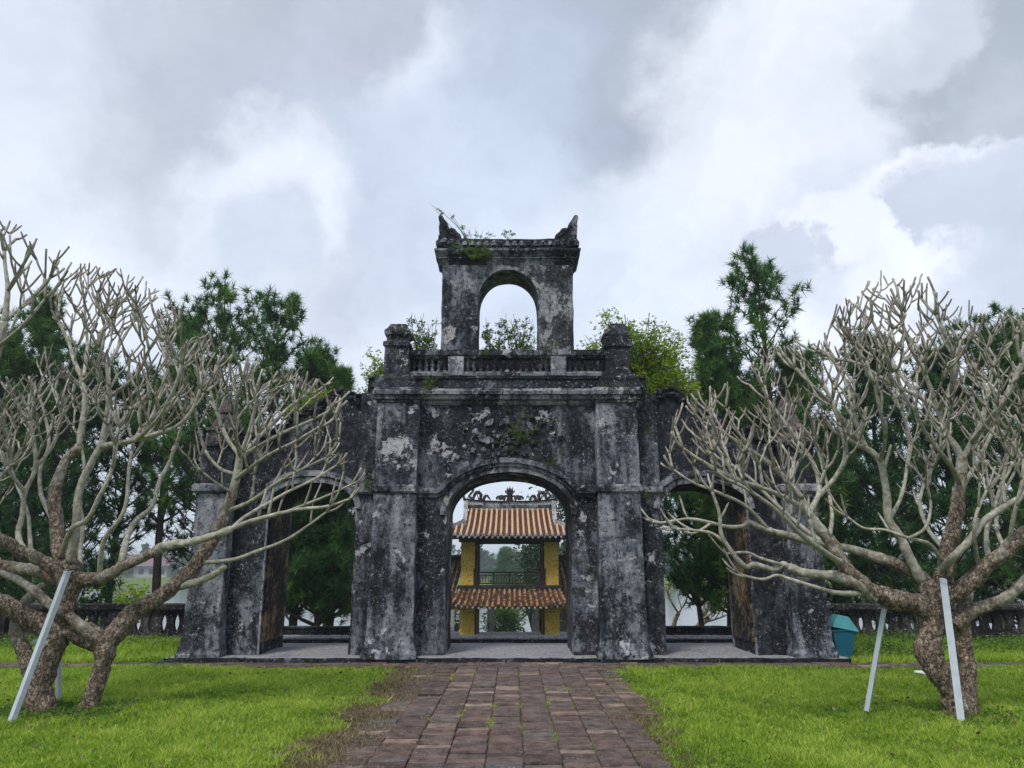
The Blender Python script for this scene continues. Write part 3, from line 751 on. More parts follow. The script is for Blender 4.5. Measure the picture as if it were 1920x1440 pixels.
# stucco relief above the main arch
rr = random.Random(77)
def fan(cx, cz, r, a0, a1, th=.05, n=8):
    poly = [(cx, cz)] + [(cx + r * (1 + .08 * (k % 2)) * math.cos(t), cz + r * (1 + .08 * (k % 2)) * math.sin(t)) for k, t in enumerate(np.linspace(a0, a1, n))]
    mb = MB(); prism(mb, poly, YF - th, YF + .03); build('carved_fragment', mb, M['relief'], gate, ero=(.015, 9, 3, 7))
for (x, y, r, a0, a1) in ((915, 830, .13, .35, 2.8), (948, 792, .11, -.3, 3.4), (922, 795, .12, 1.2, 3.2), (990, 800, .10, -.6, 2.0), (978, 780, .07, 0, 3.1), (1025, 845, .10, 0, 6), (932, 812, .07, 3, 6), (905, 818, .06, 0, 5), (968, 826, .06, 2.5, 6.2), (1032, 800, .09, 1, 4), (1050, 822, .07, 0, 4), (888, 842, .05, 0, 5), (930, 850, .07, 0, 5), (985, 848, .05, 0, 5)):
    p = W(x, y, YF); fan(p[0], p[2] - .03, r, a0, a1, rr.uniform(.03, .06))
mb = MB()
for k in range(60):
    x = X0 + rr.gauss(.1, .42); z = 3.95 + rr.gauss(0, .2)
    if z < outer(x) + .12 or z > 4.44: continue
    if k % 2:
        t0 = rr.uniform(0, 6); r = rr.uniform(.04, .09)
        tube(mb, [(x + r * math.cos(t0 + q), YF - .03, z + r * math.sin(t0 + q)) for q in np.linspace(0, rr.uniform(2, 4), 7)], np.linspace(.022, .01, 7), 5)
    else:
        r = rr.uniform(.03, .07); lathe(mb, x, YF - .01, [(z - r, r * .4), (z - r * .3, r), (z + r * .4, r * .8), (z + r, r * .2)], 6, 1, .8)
build('stucco_relief', mb, M['relief'], gate, ero=(.015, 9, 3, 7), kind='stuff')

# paved strip, low kerb walls and the steps behind the gate
mb = MB(); loft(mb, [(-.02, -6.5, 6.4, 16.21, 17.0), (.165, -6.5, 6.4, 16.21, 17.0)], .15)
strip = build('rear_pavement', mb, M['crust'], ero=(.006, 3, 3, 2), kind='structure')
mb = MB()
for yy in (16.23, 16.42, 16.61, 16.80):
    x = -6.4 + random.random() * .2
    while x < 6.3:
        w = random.uniform(.24, .32); V, F = brick_geo(w - .02, .17, .022, random.randint(0, 99))
        mb.add([(v[0] + x + w / 2, v[1] + yy + .085, v[2] + .168 + random.uniform(-.004, .004)) for v in V], F); x += w
build('pavement_bricks', mb, M['slab'], strip, kind='stuff')
for (a, b, side) in ((-6.6, -1.9, 'behind the left side arch'), (1.75, 6.5, 'behind the right side arch')):
    mb = MB(); loft(mb, [(.0, a, b, 17.02, 17.3), (.30, a, b, 17.02, 17.3), (.315, a - .02, b + .02, 17.0, 17.32), (.345, a - .02, b + .02, 17.0, 17.32)], .12)
    build('kerb_wall', mb, M['crust'], ero=(.015, 3, 4, 9), label='low dark kerb wall ' + side, cat='low wall')
mb = MB()
for i in range(9): box(mb, -1.8, 1.7, 17.02 + i * .38, 17.4 + i * .38 - .002, -1.7, .15 - i * .19)
build('stone_steps', mb, M['slab'], kind='structure')

# balustrade fences either side of the gate
def fence_wall(name, label, xa, xb, Yf, seed):
    t = thing(name, label, 'balustrade', ((xa + xb) / 2, Yf, .05))
    mb = MB(); loft(mb, [(.0, xa, xb, Yf - .12, Yf + .12), (.22, xa, xb, Yf - .12, Yf + .12), (.24, xa, xb, Yf - .08, Yf + .08), (.27, xa, xb, Yf - .08, Yf + .08)], .1)
    build('base', mb, M['fence'], t, ero=(.015, 3, 4, seed))
    mb = MB(); loft(mb, [(.675, xa, xb, Yf - .08, Yf + .08), (.72, xa, xb, Yf - .09, Yf + .09), (.74, xa, xb, Yf - .15, Yf + .15), (.83, xa, xb, Yf - .15, Yf + .15), (.85, xa, xb, Yf - .12, Yf + .12)], .1, bottom=True)
    build('top_rail', mb, M['fence'], t, ero=(.012, 3, 4, seed + 1))
    P = MB(); pr = []
    zz = np.linspace(0, .40, 9)
    hw = [.128, .112, .092, .078, .073, .078, .092, .112, .128]
    V = []; 
    for z, w in zip(zz, hw): V += [(-w, -.045, z), (w, -.045, z), (w, .045, z), (-w, .045, z)]
    F = [(i * 4 + k, i * 4 + (k + 1) % 4, i * 4 + 4 + (k + 1) % 4, i * 4 + 4 + k) for i in range(8) for k in range(4)]
    P.add(V, F); first = None; x = xa + .14; k = 0
    while x < xb - .1:
        if k % 9 == 4 and name:
            mb = MB(); loft(mb, [(.0, x - .15, x + .15, Yf - .14, Yf + .14), (.69, x - .15, x + .15, Yf - .14, Yf + .14)], .1)
            build('post', mb, M['fence'], t, ero=(.012, 3, 4, seed + k)); x += .285; k += 1; continue
        if first is None: first = build('baluster', P, M['fence'], t, quiet_origin=(0, 0, 0)); o = first
        else: o = first.copy(); COL.objects.link(o)
        o.location = (x - t.location[0], 0, .272 - .05); o.scale = (1.0, 1, 1.01); x += .262; k += 1
    return t
fence_wall('stone_balustrade', 'dark stone balustrade with almond-shaped gaps behind the left lawn', -11.6, -5.2, 16.4, 3)
fence_wall('stone_balustrade', 'dark stone balustrade with almond-shaped gaps behind the litter bin', 5.25, 11.8, 16.4, 8)
# ------------------------------------------------------------------ tiled pavilion on the river side
PV = thing('tiled_pavilion', 'two-storey yellow pavilion with clay tiled roofs and dragon ridge seen through the main arch', 'pavilion', (-.10, 35.5, -1.5))
PC = -.10
def part_box(name, mat, x0, x1, y0, y1, z0, z1, ero=None, parent=PV):
    mb = MB(); loft(mb, [(z0, x0, x1, y0, y1), (z1, x0, x1, y0, y1)], .15, bottom=True)
    return build(name, mb, mat, parent, ero=ero)
for s in (-1, 1):
    for yy in (34.0, 36.8):
        x = PC + s * 1.80
        part_box('upper_pier', M['yellow'], x - .30, x + .30, yy, yy + .5, .72, 2.66, (.012, 2, 3, 3))
        part_box('pier_capital', M['yellow'], x - .33, x + .33, yy - .03, yy + .53, 2.30, 2.42)
        mb = MB(); loft(mb, [(-1.7, x - .31, x + .31, yy - .1, yy + .5), (-.36, x - .31, x + .31, yy - .1, yy + .5), (-.35, x - .34, x + .34, yy - .13, yy + .5), (-.31, x - .34, x + .34, yy - .13, yy + .5), (-.30, x - .31, x + .31, yy - .1, yy + .5), (-.24, x - .31, x + .31, yy - .1, yy + .5), (-.23, x - .34, x + .34, yy - .13, yy + .5), (-.19, x - .34, x + .34, yy - .13, yy + .5), (-.18, x - .31, x + .31, yy - .1, yy + .5), (-.02, x - .31, x + .31, yy - .1, yy + .5)], .2)
        build('lower_pier', mb, M['yellow'], PV, ero=(.01, 2, 3, 5))
        part_box('wood_post', M['wood'], x - s * .33 - .06, x - s * .33 + .06, yy + .15, yy + .30, -1.6, 2.68)
    part_box('side_lintel', M['yellow'], min(PC + s * 2.12, PC + s * 3.4), max(PC + s * 2.12, PC + s * 3.4), 35.2, 35.4, -.27, -.08)
    part_box('inner_lintel', M['yellow'], min(PC + s * 1.40, PC + s * .95), max(PC + s * 1.40, PC + s * .95), 37.3, 37.45, -.30, -.12)
part_box('eave_beam', M['wood'], PC - 2.2, PC + 2.2, 33.9, 34.1, 2.60, 2.80)
part_box('eave_beam', M['wood'], PC - 2.2, PC + 2.2, 37.0, 37.2, 2.60, 2.80)
part_box('floor_beam', M['wood'], PC - 2.2, PC + 2.2, 33.9, 34.1, .66, .80)
part_box('upper_floor', M['wood'], PC - 1.7, PC + 1.7, 34.1, 37.0, .60, .74)
# railing
rl = part_box('railing', M['wood'], PC - 1.48, PC + 1.48, 34.00, 34.07, 1.30, 1.36)
part_box('rail', M['wood'], PC - 1.48, PC + 1.48, 34.00, 34.07, .84, .89, parent=rl)
part_box('rail', M['wood'], PC - 1.48, PC + 1.48, 34.00, 34.06, 1.19, 1.22, parent=rl)
for i in range(25):
    x = PC - 1.38 + i * 2.76 / 24
    wd = .035 if i % 6 == 0 else .016
    part_box('rail_baluster', M['wood'], x - wd, x + wd, 34.01, 34.05, .89, 1.19 if i % 6 else 1.30, parent=rl)
for x in (-1.5, 1.5): part_box('rail_post', M['wood'], PC + x - .05, PC + x + .05, 33.98, 34.1, .80, 1.50, parent=rl)
def roof_plane(name, quad, nrib, r, mat, parent=PV, fan=0.0, clip=None):
    """quad: bottom-left, bottom-right, top-right, top-left; rounded tile rows from eave to top"""
    A, B, C_, D = [np.array(q, float) for q in quad]
    mb = MB(); NU, NV = 24, 6; V = []
    def pt(u, v):
        lo = A + (B - A) * u; hi = D + (C_ - D) * u; p = lo + (hi - lo) * v
        p[2] -= .12 * math.sin(math.pi * v) * np.linalg.norm(hi - lo) * .35
        p[2] += .16 * (abs(u - .5) * 2) ** 5 * (1 - v); return p
    for j in range(NV + 1):
        for i in range(NU + 1): V.append(pt(i / NU, j / NV))
    F = [(j * (NU + 1) + i, j * (NU + 1) + i + 1, (j + 1) * (NU + 1) + i + 1, (j + 1) * (NU + 1) + i) for j in range(NV) for i in range(NU)]
    V2 = [v - np.array([0, 0, .09]) for v in V]; k = len(V)
    F2 = [tuple(q + k for q in f[::-1]) for f in F]
    E = [i for i in range(NU + 1)]; F3 = [(i + 1, i, i + k, i + 1 + k) for i in range(NU)]
    mb.add(V + V2, F + F2 + F3)
    ro = build(name, mb, M['tile'], parent)
    for q in range(nrib):
        u = (q + .5) / nrib; v1 = 1.0
        if clip: v1 = clip(u)
        if v1 < .08: continue
        pts = []; 
        for v in np.linspace(-.012, v1, 8): pts.append(pt(u, v) + np.array([0, 0, .02]))
        mb = MB(); tube(mb, pts, [r * random.uniform(.93, 1.07) for _ in pts], 8)
        e = pts[0]; lathe(mb, e[0], e[1] - .01, [(e[2] - .07, r * .3), (e[2] - .04, r * 1.05), (e[2] + .03, r * 1.05), (e[2] + .06, r * .3)], 8, 1, .5)
        build('tile_row', mb, mat, ro, smooth=True)
    for q in range(nrib + 1):      # drip tiles between the rows
        u = min(.999, q / nrib); e = pt(u, 0); mb = MB()
        lathe(mb, e[0], e[1] - .01, [(e[2] - .13, .01), (e[2] - .09, .045), (e[2] - .03, .05)], 6, 1, .3)
        build('drip_tile', mb, M['mosaic'], ro)
    return ro
# upper roof: front hip slope below, steep gable part above
def up(x, v, xt=None):   # point on the upper roof, x at eave, v from eave to ridge
    y = 33.0 + 2.6 * v; z = 2.86 + 1.28 * v - .10 * math.sin(math.pi * v); z += .16 * (abs(x - PC) / 3.15) ** 5 * (1 - v)
    xx = x if xt is None else x + (xt - x) * v
    return np.array([xx, y, z])
mb = MB(); vs = list(np.linspace(0, .46, 6)) + list(np.linspace(.5, 1, 7)); V = []
for v in vs:
    hw = 3.38 - 1.43 * v / .46 if v <= .46 else 1.95 - .09 * (v - .46) / .54
    for u in np.linspace(-1, 1, 25): V.append(up(PC + hw * u, v))
V2 = [q - np.array([0, 0, .09]) for q in V]; k = len(V)
F = [(j * 25 + i, j * 25 + i + 1, (j + 1) * 25 + i + 1, (j + 1) * 25 + i) for j in range(len(vs) - 1) for i in range(24)]
mb.add(V + V2, F + [tuple(q + k for q in f[::-1]) for f in F] + [(i + 1, i, i + k, i + 1 + k) for i in range(24)])
uroof = build('upper_roof', mb, M['tile'], PV)
for i in range(28):
    xe = PC + (i - 13.5) * .242
    if abs(xe - PC) <= 1.95: v1 = 1.0; xt = PC + (xe - PC) * .955
    else: v1 = max(.1, .46 * (1 - (abs(xe - PC) - 1.95) / 1.55)); xt = xe
    pts = [up(xe, v, xt) + np.array([0, 0, .035]) for v in np.linspace(-.012, v1, 9)]
    mb = MB(); tube(mb, pts, [.052 * random.uniform(.92, 1.08) for _ in pts], 8)
    build('tile_row', mb, M['rib'], uroof, smooth=True)
    mb = MB(); e = pts[0]; lathe(mb, e[0], e[1] - .02, [(e[2] - .08, .03), (e[2] - .05, .07), (e[2] + .03, .07), (e[2] + .06, .03)], 8, 1, .4)
    build('eave_tile', mb, M['mosaic'], uroof)
    mb = MB(); lathe(mb, e[0] + .12, e[1], [(e[2] - .17, .01), (e[2] - .12, .05), (e[2] - .06, .055)], 6, 1, .3)
    build('drip_tile', mb, M['mosaic'], uroof)
# rear slope so that the roof is closed
mb = MB(); mb.add([(PC - 3.1, 38.2, 2.86), (PC + 3.1, 38.2, 2.86), (PC + 1.85, 35.62, 4.1), (PC - 1.85, 35.62, 4.1), (PC - 3.1, 33.05, 2.84), (PC + 3.1, 33.05, 2.84)], [(1, 0, 3, 2), (4, 0, 1, 5)])
build('rear_slope', mb, M['wood'], PV)
# ridge, gable ends, hip ridges
def bar(name, pts, w, h, mat, parent=PV, ero=(.015, 5, 3, 3)):
    mb = MB(); P = [np.array(p, float) for p in pts]; V = []
    for p in P: V += [p + (0, -w, 0), p + (0, w, 0), p + (0, w, h), p + (0, -w, h)]
    F = [(i * 4 + k, i * 4 + 4 + k, i * 4 + 4 + (k + 1) % 4, i * 4 + (k + 1) % 4) for i in range(len(P) - 1) for k in range(4)] + [(0, 1, 2, 3), tuple(len(V) - 4 + k for k in (3, 2, 1, 0))]
    mb.add(V, F); return build(name, mb, mat, parent, ero=ero)
rd = bar('ridge', [(PC + x, 35.6, 4.06 + .10 * (abs(x) / 1.95) ** 3) for x in np.linspace(-2.0, 2.0, 25)], .10, .36, M['mosaic'])
bar('ridge_cap', [(PC + x, 35.6, 4.44 + .10 * (abs(x) / 1.95) ** 3) for x in np.linspace(-2.12, 2.12, 25)], .15, .06, M['crust'])
rr = random.Random(3); mb = MB()
for k in range(46):
    x = PC + (k - 22.5) * .083; lathe(mb, x, 35.5, [(4.18 - .04, .02), (4.2, .05), (4.3, .045), (4.33, .01)], 6, 1, .5)
build('ridge_reliefs', mb, M['relief'], rd, ero=(.02, 9, 3, 3), kind='stuff')
for s in (-1, 1):
    x = PC + s * 2.0
    mb = MB(); loft(mb, [(3.35, x - .10, x + .10, 34.35, 35.7), (4.1, x - .09, x + .09, 35.3, 35.75), (4.5, x - .10, x + .10, 35.45, 35.75)], .12); build('gable_wall', mb, M['mosaic'], PV, ero=(.02, 4, 3, 5))
    P = [(x, 34.45, 3.40), (x + s * .35, 34.05, 3.22), (x + s * .75, 33.6, 3.10), (x + s * 1.2, 33.15, 3.08), (x + s * 1.6, 32.95, 3.24)]
    bar('hip_ridge', P, .09, .22, M['mosaic'])
    mb = MB(); rr = random.Random(9 + s)
    for k in range(12):
        u = .45 + k / 22; q = np.array(P[1]) + (np.array(P[3]) - np.array(P[1])) * u
        t0 = rr.uniform(0, 6); tube(mb, [(q[0] + .07 * math.cos(t0 + w), q[1], q[2] + .27 + .07 * math.sin(t0 + w)) for w in np.linspace(0, 3.6, 7)], [.022] * 7, 5)
    build('hip_scroll', mb, M['mosaic'], PV, kind='stuff')
    # dragon on the ridge end: an undulating body with a raised maned head facing the middle disc
    mb = MB(); D = []
    for (px, py) in ((691, 289), (672, 262), (640, 225), (610, 235), (590, 285), (560, 300), (545, 270), (555, 215), (520, 175), (480, 180), (455, 225), (440, 265), (405, 260), (380, 230), (405, 195), (430, 170), (440, 140), (420, 118)):
        q = W(830 + px / 7.68, 900 + py / 7.68, 35.6); D.append((PC + s * abs(q[0] - PC) * (1.0), 35.6, q[2]))
    tube(mb, D, [.02, .04, .06, .07, .075, .075, .08, .08, .08, .08, .08, .075, .07, .06, .055, .055, .065, .06], 7)
    hx, hz = D[-1][0], D[-1][2]
    lathe(mb, hx - s * .0, 35.6, [(hz - .07, .03), (hz, .085), (hz + .06, .07), (hz + .10, .03)], 7, 1.2, .8)
    for k in range(9):
        a = rad(20 + k * 20) ; L = .20
        tube(mb, [(hx, 35.6, hz), (hx + math.cos(a) * L * .6, 35.6, hz + math.sin(a) * L * .5), (hx + math.cos(a) * L, 35.6, hz + math.sin(a) * L * .8)], [.028, .02, .006], 5)
    for k in range(3, 16):
        q = D[k]; tube(mb, [q, (q[0] - s * .02, 35.6, q[2] + .11)], [.03, .006], 4)
    for k in (4, 8, 11, 13):
        q = D[k]; tube(mb, [q, (q[0] + s * .06, 35.58, q[2] - .10), (q[0] - s * .02, 35.55, 4.5)], [.03, .022, .03], 5)
    build('ridge_dragon', mb, M['fence'], PV, ero=(.012, 9, 3, 3))
    mb = MB(); tube(mb, [(x + s * .02, 35.6, 4.45), (x + s * .10, 35.6, 4.62), (x + s * .13, 35.6, 4.80), (x + s * .17, 35.6, 4.86)], [.09, .07, .045, .03], 6)
    build('ridge_horn', mb, M['fence'], PV)
# flaming sun disc on clouds
mb = MB(); q0 = W(830 + 990 / 7.68, 900 + 200 / 7.68, 35.6); sx_, sz = PC, q0[2]
lathe(mb, sx_, 35.6, [(4.46, .22), (4.55, .16), (sz - .12, .11), (sz, .14), (sz + .07, .13), (sz + .11, .05)], 10, 1, .5)
for k in range(9):
    a = rad(30 + k * 15); L = .36 if k % 2 == 0 else .28
    tube(mb, [(sx_ + math.cos(a) * .06, 35.6, sz), (sx_ + math.cos(a) * L * .62, 35.6, sz + math.sin(a) * L * .55), (sx_ + math.cos(a) * L * .72, 35.6, sz + math.sin(a) * L)], [.06, .04, .008], 5)
for s in (-1, 1):
    for (dx, r) in ((.20, .12), (.36, .13), (.50, .10), (.30, .07)):
        tube(mb, [(sx_ + s * (dx + r * math.cos(t)), 35.58, 4.58 + r * .9 * math.sin(t) + .04) for t in np.linspace(-.6, 3.9, 10)], [.05] * 10, 5)
build('sun_disc', mb, M['fence'], PV, ero=(.015, 9, 3, 3))
# front skirt roof between the storeys, and the side roofs of the lower building
sk = roof_plane('skirt_roof', [(PC - 2.45, 33.1, -.02), (PC + 2.45, 33.1, -.02), (PC + 2.22, 33.95, .64), (PC - 2.22, 33.95, .64)], 21, .062, M['rib_old'])
part_box('skirt_ridge', M['crust'], PC - 2.25, PC + 2.25, 33.86, 34.0, .60, .74, (.015, 4, 3, 3))
for s in (-1, 1):
    a, b = PC + s * 2.45, PC + s * 6.2
    lo = [(min(a, b), 33.3, .02), (max(a, b), 33.3, .02)]; ta, tb = PC + s * 2.14, PC + s * 5.2
    roof_plane('side_roof', [lo[0], lo[1], (max(ta, tb), 36.0, 1.86), (min(ta, tb), 36.0, 1.86)], 14, .062, M['rib_old'])
    part_box('side_ridge', M['crust'], min(ta, tb), max(ta, tb), 35.9, 36.15, 1.82, 2.08, (.015, 4, 3, 3))
    mb = MB(); x = PC + s * 2.26; V = [(x - .05, 33.9, .5), (x + .05, 33.9, .5)]
    part_box('rear_wall_pier', M['yellow'], PC + s * 3.9 - .3, PC + s * 3.9 + .3, 35.4, 35.9, -1.7, 1.6)
part_box('floor', M['slab'], PC - 5.5, PC + 5.5, 33.4, 38.0, -1.75, -1.42)
# free-standing mosaic columns beyond the pavilion
for i, (x, lab) in enumerate(((846, 'grey mosaic column at the left edge of the main arch beyond the pavilion'), (920, 'grey mosaic column just right of the left pavilion pier'), (1004, 'grey mosaic column just left of the right pavilion pier'), (1080, 'grey mosaic column hidden mostly by the right jamb of the main arch'))):
    p = W(x, 1150, 39.4); t = thing('mosaic_column', lab, 'column', (p[0], 39.4, -1.9), 'columns beyond the pavilion')
    mb = MB(); loft(mb, [(-1.9, p[0] - .24, p[0] + .24, 39.16, 39.64), (-1.6, p[0] - .24, p[0] + .24, 39.16, 39.64), (-1.58, p[0] - .165, p[0] + .165, 39.24, 39.56), (.18, p[0] - .16, p[0] + .16, 39.24, 39.56)], .1)
    build('shaft', mb, M['mosaic'], t, ero=(.035, 5, 4, 3 + i))
    mb = MB(); loft(mb, [(.182, p[0] - .2, p[0] + .2, 39.2, 39.6), (.26, p[0] - .2, p[0] + .2, 39.2, 39.6), (.34, p[0] - .06, p[0] + .06, 39.34, 39.46)], .1, bottom=True); build('capital', mb, M['crust'], t)
# small dark finial on the river stair
p = W(982, 1190, 38.2); mb = MB()
lathe(mb, p[0], 38.2, [(p[2] - .5, .16), (p[2] - .10, .15), (p[2] - .02, .17), (p[2] + .02, .08), (p[2] + .14, .045), (p[2] + .22, .05), (p[2] + .28, .02)], 10)
build('stone_finial', mb, M['dark'], label='small black stone finial low between the pavilion columns', cat='finial')

# ------------------------------------------------------------------ litter bin and props
BIN = thing('litter_bin', 'teal plastic litter bin with a slanted lid standing at the right end pier', 'bin', (5.78, 14.12, .02))
mb = MB(); loft(mb, [(.02, 5.64, 5.86, 14.02, 14.26), (.50, 5.58, 5.98, 13.96, 14.32), (.505, 5.565, 5.995, 13.945, 14.335), (.53, 5.565, 5.995, 13.945, 14.335)], .1); b = build('bin_body', mb, M['bin'], BIN)
mb = MB(); loft(mb, [(.532, 5.55, 6.0, 13.93, 14.35), (.56, 5.56, 5.99, 13.94, 14.34), (.74, 5.64, 5.84, 14.0, 14.26), (.75, 5.65, 5.83, 14.02, 14.24)], .1, bottom=True)
lid = build('bin_lid', mb, M['bin_lid'], BIN); lid.rotation_euler = (0, rad(11), 0); b.rotation_euler = (0, rad(-3), 0)
mb = MB(); lathe(mb, 0, 0, [(0, .02), (.015, .05), (.035, .045), (.055, .015)], 7, 1.5, 1); p = W(1725, 1262, 12.2)
o = build('litter_paper', mb, M['paper'], ero=(.03, 14, 3, 3), label='small crumpled white paper on the right lawn behind the trunk', cat='litter', quiet_origin=(0, 0, 0)); o.location = (p[0], 12.2, .02)

# house across the river, half hidden by trees
HS = thing('riverside_house', 'hazy grey-mauve roofed house across the river seen through the left tree', 'house', (-120, 245, -1))
hx0, hx1 = W(205, 1080, 245)[0], W(318, 1080, 245)[0]; wm = simple('house_wall', (.35, .33, .33), .9); rm = simple('house_roof', (.16, .11, .12), .9); gm = simple('house_window', (.03, .035, .04), .3)
part_box('wall', wm, hx0 + 1, hx1 - 1, 245, 253, -2.5, 1.7, parent=HS)
mb = MB(); mb.add([(hx0, 243.8, 1.5), (hx1, 243.8, 1.5), (hx1, 254.2, 1.5), (hx0, 254.2, 1.5), (hx0 + 1.5, 249, 5.2), (hx1 - 1.5, 249, 5.2)], [(0, 1, 5, 4), (2, 3, 4, 5), (1, 2, 5), (3, 0, 4), (3, 2, 1, 0)]); build('roof', mb, rm, HS)
for k in range(5): part_box('window', gm, hx0 + 2.5 + k * 3.2, hx0 + 4.1 + k * 3.2, 244.93, 244.99, -.9, .7, parent=HS)
# ------------------------------------------------------------------ frangipani trees
def inpoly(x, y, P):
    c = False; j = len(P) - 1
    for i in range(len(P)):
        if (P[i][1] > y) != (P[j][1] > y) and x < (P[j][0] - P[i][0]) * (y - P[i][1]) / (P[j][1] - P[i][1]) + P[i][0]: c = not c
        j = i
    return c
class Grower:
    def __init__(s, env, Y, seed, maxd=1.9, mind=.135): s.env = env; s.Y = Y; s.r = random.Random(seed); s.pts = np.zeros((0, 3)); s.maxd = maxd; s.mind = mind; s.tips = []; s.cx = 0
    def ok(s, p):
        if abs(p[1] - s.Y) > s.maxd: return False
        x, y = project(p); j = fbm(np.array([p]), 1.9, 3, .6, 2)[0]; y -= 34 * j - 6; x += 22 * j; return inpoly(x, y, s.env)
    def near(s, p):
        if len(s.pts) == 0: return 9
        return float(np.sqrt(((s.pts - p) ** 2).sum(1).min()))
    def limb(s, path, r0, r1, k=5):
        """smooth polyline through photo points; returns dense points and radii"""
        P = np.array([W(x, y, s.Y + d) for x, y, d in path]); n = len(P); out = []; m = 0
        for i in range(n - 1):
            a = P[max(i - 1, 0)]; b = P[i]; c = P[i + 1]; e = P[min(i + 2, n - 1)]
            for t in np.linspace(0, 1, k + 1)[:-1 if i < n - 2 else None]:
                out.append(.5 * ((2 * b) + (c - a) * t + (2 * a - 5 * b + 4 * c - e) * t * t + (3 * b - a - 3 * c + e) * t ** 3))
        out = np.array(out)
        wob = np.stack([fbm(out, 5, 3, .5, 3 + q) for q in range(3)], 1); w = min(1, 1) * .25 * np.linspace(r0, r1, len(out))[:, None]
        out = out + wob * w * np.sin(np.linspace(0, math.pi, len(out)))[:, None]
        L = np.concatenate([[0], np.cumsum(np.linalg.norm(np.diff(out, axis=0), axis=1))]); u = L / L[-1]
        R = r0 + (r1 - r0) * u ** .85
        s.pts = np.vstack([s.pts, out[::2]])
        return out, R
    def twig(s, mb, p, d, r, gen, L0, hub=None):
        rr = s.r; L = L0 * rr.uniform(.65, 1.35); outw = np.array([p[0] - s.cx, p[1] - s.Y, 0]); outw /= np.linalg.norm(outw) + .3
        if gen == 0: L *= 1.15
        up = np.array([0, 0, 1.0]); pts = [p]; q = p; dd = d / np.linalg.norm(d); n = 4
        for i in range(n):
            dd = dd + (up * .24 + outw * .05) * (1 if dd[2] < .86 else .15) + np.array([rr.gauss(0, .05) for _ in range(3)]); dd /= np.linalg.norm(dd)
            q = q + dd * L / n; pts.append(q)
        if not s.ok(q): 
            if rr.random() < .4 or not s.ok(pts[2]): return
            pts = pts[:3]; gen = 0; q = pts[-1]
        r2 = max(.0108, r * .86)
        rads = list(np.linspace(r, r2, len(pts)))
        if gen == 0: rads[-1] *= .72; 
        else: rads[-1] *= 1.15
        rads[0] *= 1.12; rads[2] *= .94; tube(mb, pts, rads, 6 if r > .014 else 5)
        s.pts = np.vstack([s.pts, np.array(pts[2:])])
        if gen == 0: s.tips.append((q, dd)); return
        n = 3 if rr.random() < .36 else 2
        if rr.random() < .08: n = 1
        base = rr.random() * 6.28
        a = np.cross(dd, up); a = a / (np.linalg.norm(a) + 1e-6) if np.linalg.norm(a) > .05 else np.array([1., 0, 0]); b = np.cross(dd, a)
        dirs = []
        for k in range(n):
            best = None
            for t in range(5):
                th = base + k * 6.28 / n + rr.uniform(-.5, .5) + t * .35; sp = math.radians(rr.uniform(36, 60))
                e = dd * math.cos(sp) + (a * math.cos(th) + b * math.sin(th)) * math.sin(sp)
                tip = q + e * L0 * .9
                sc = s.near(tip) - (0 if s.ok(tip) else .6)
                if best is None or sc > best[0]: best = (sc, e)
            dirs.append(best)
        for sc, e in dirs:
            if sc < s.mind and rr.random() < .8: continue
            s.twig(mb, q, e, max(.0118, r2 * (.88 if n > 1 else .96)), gen - 1, L0 * .94)
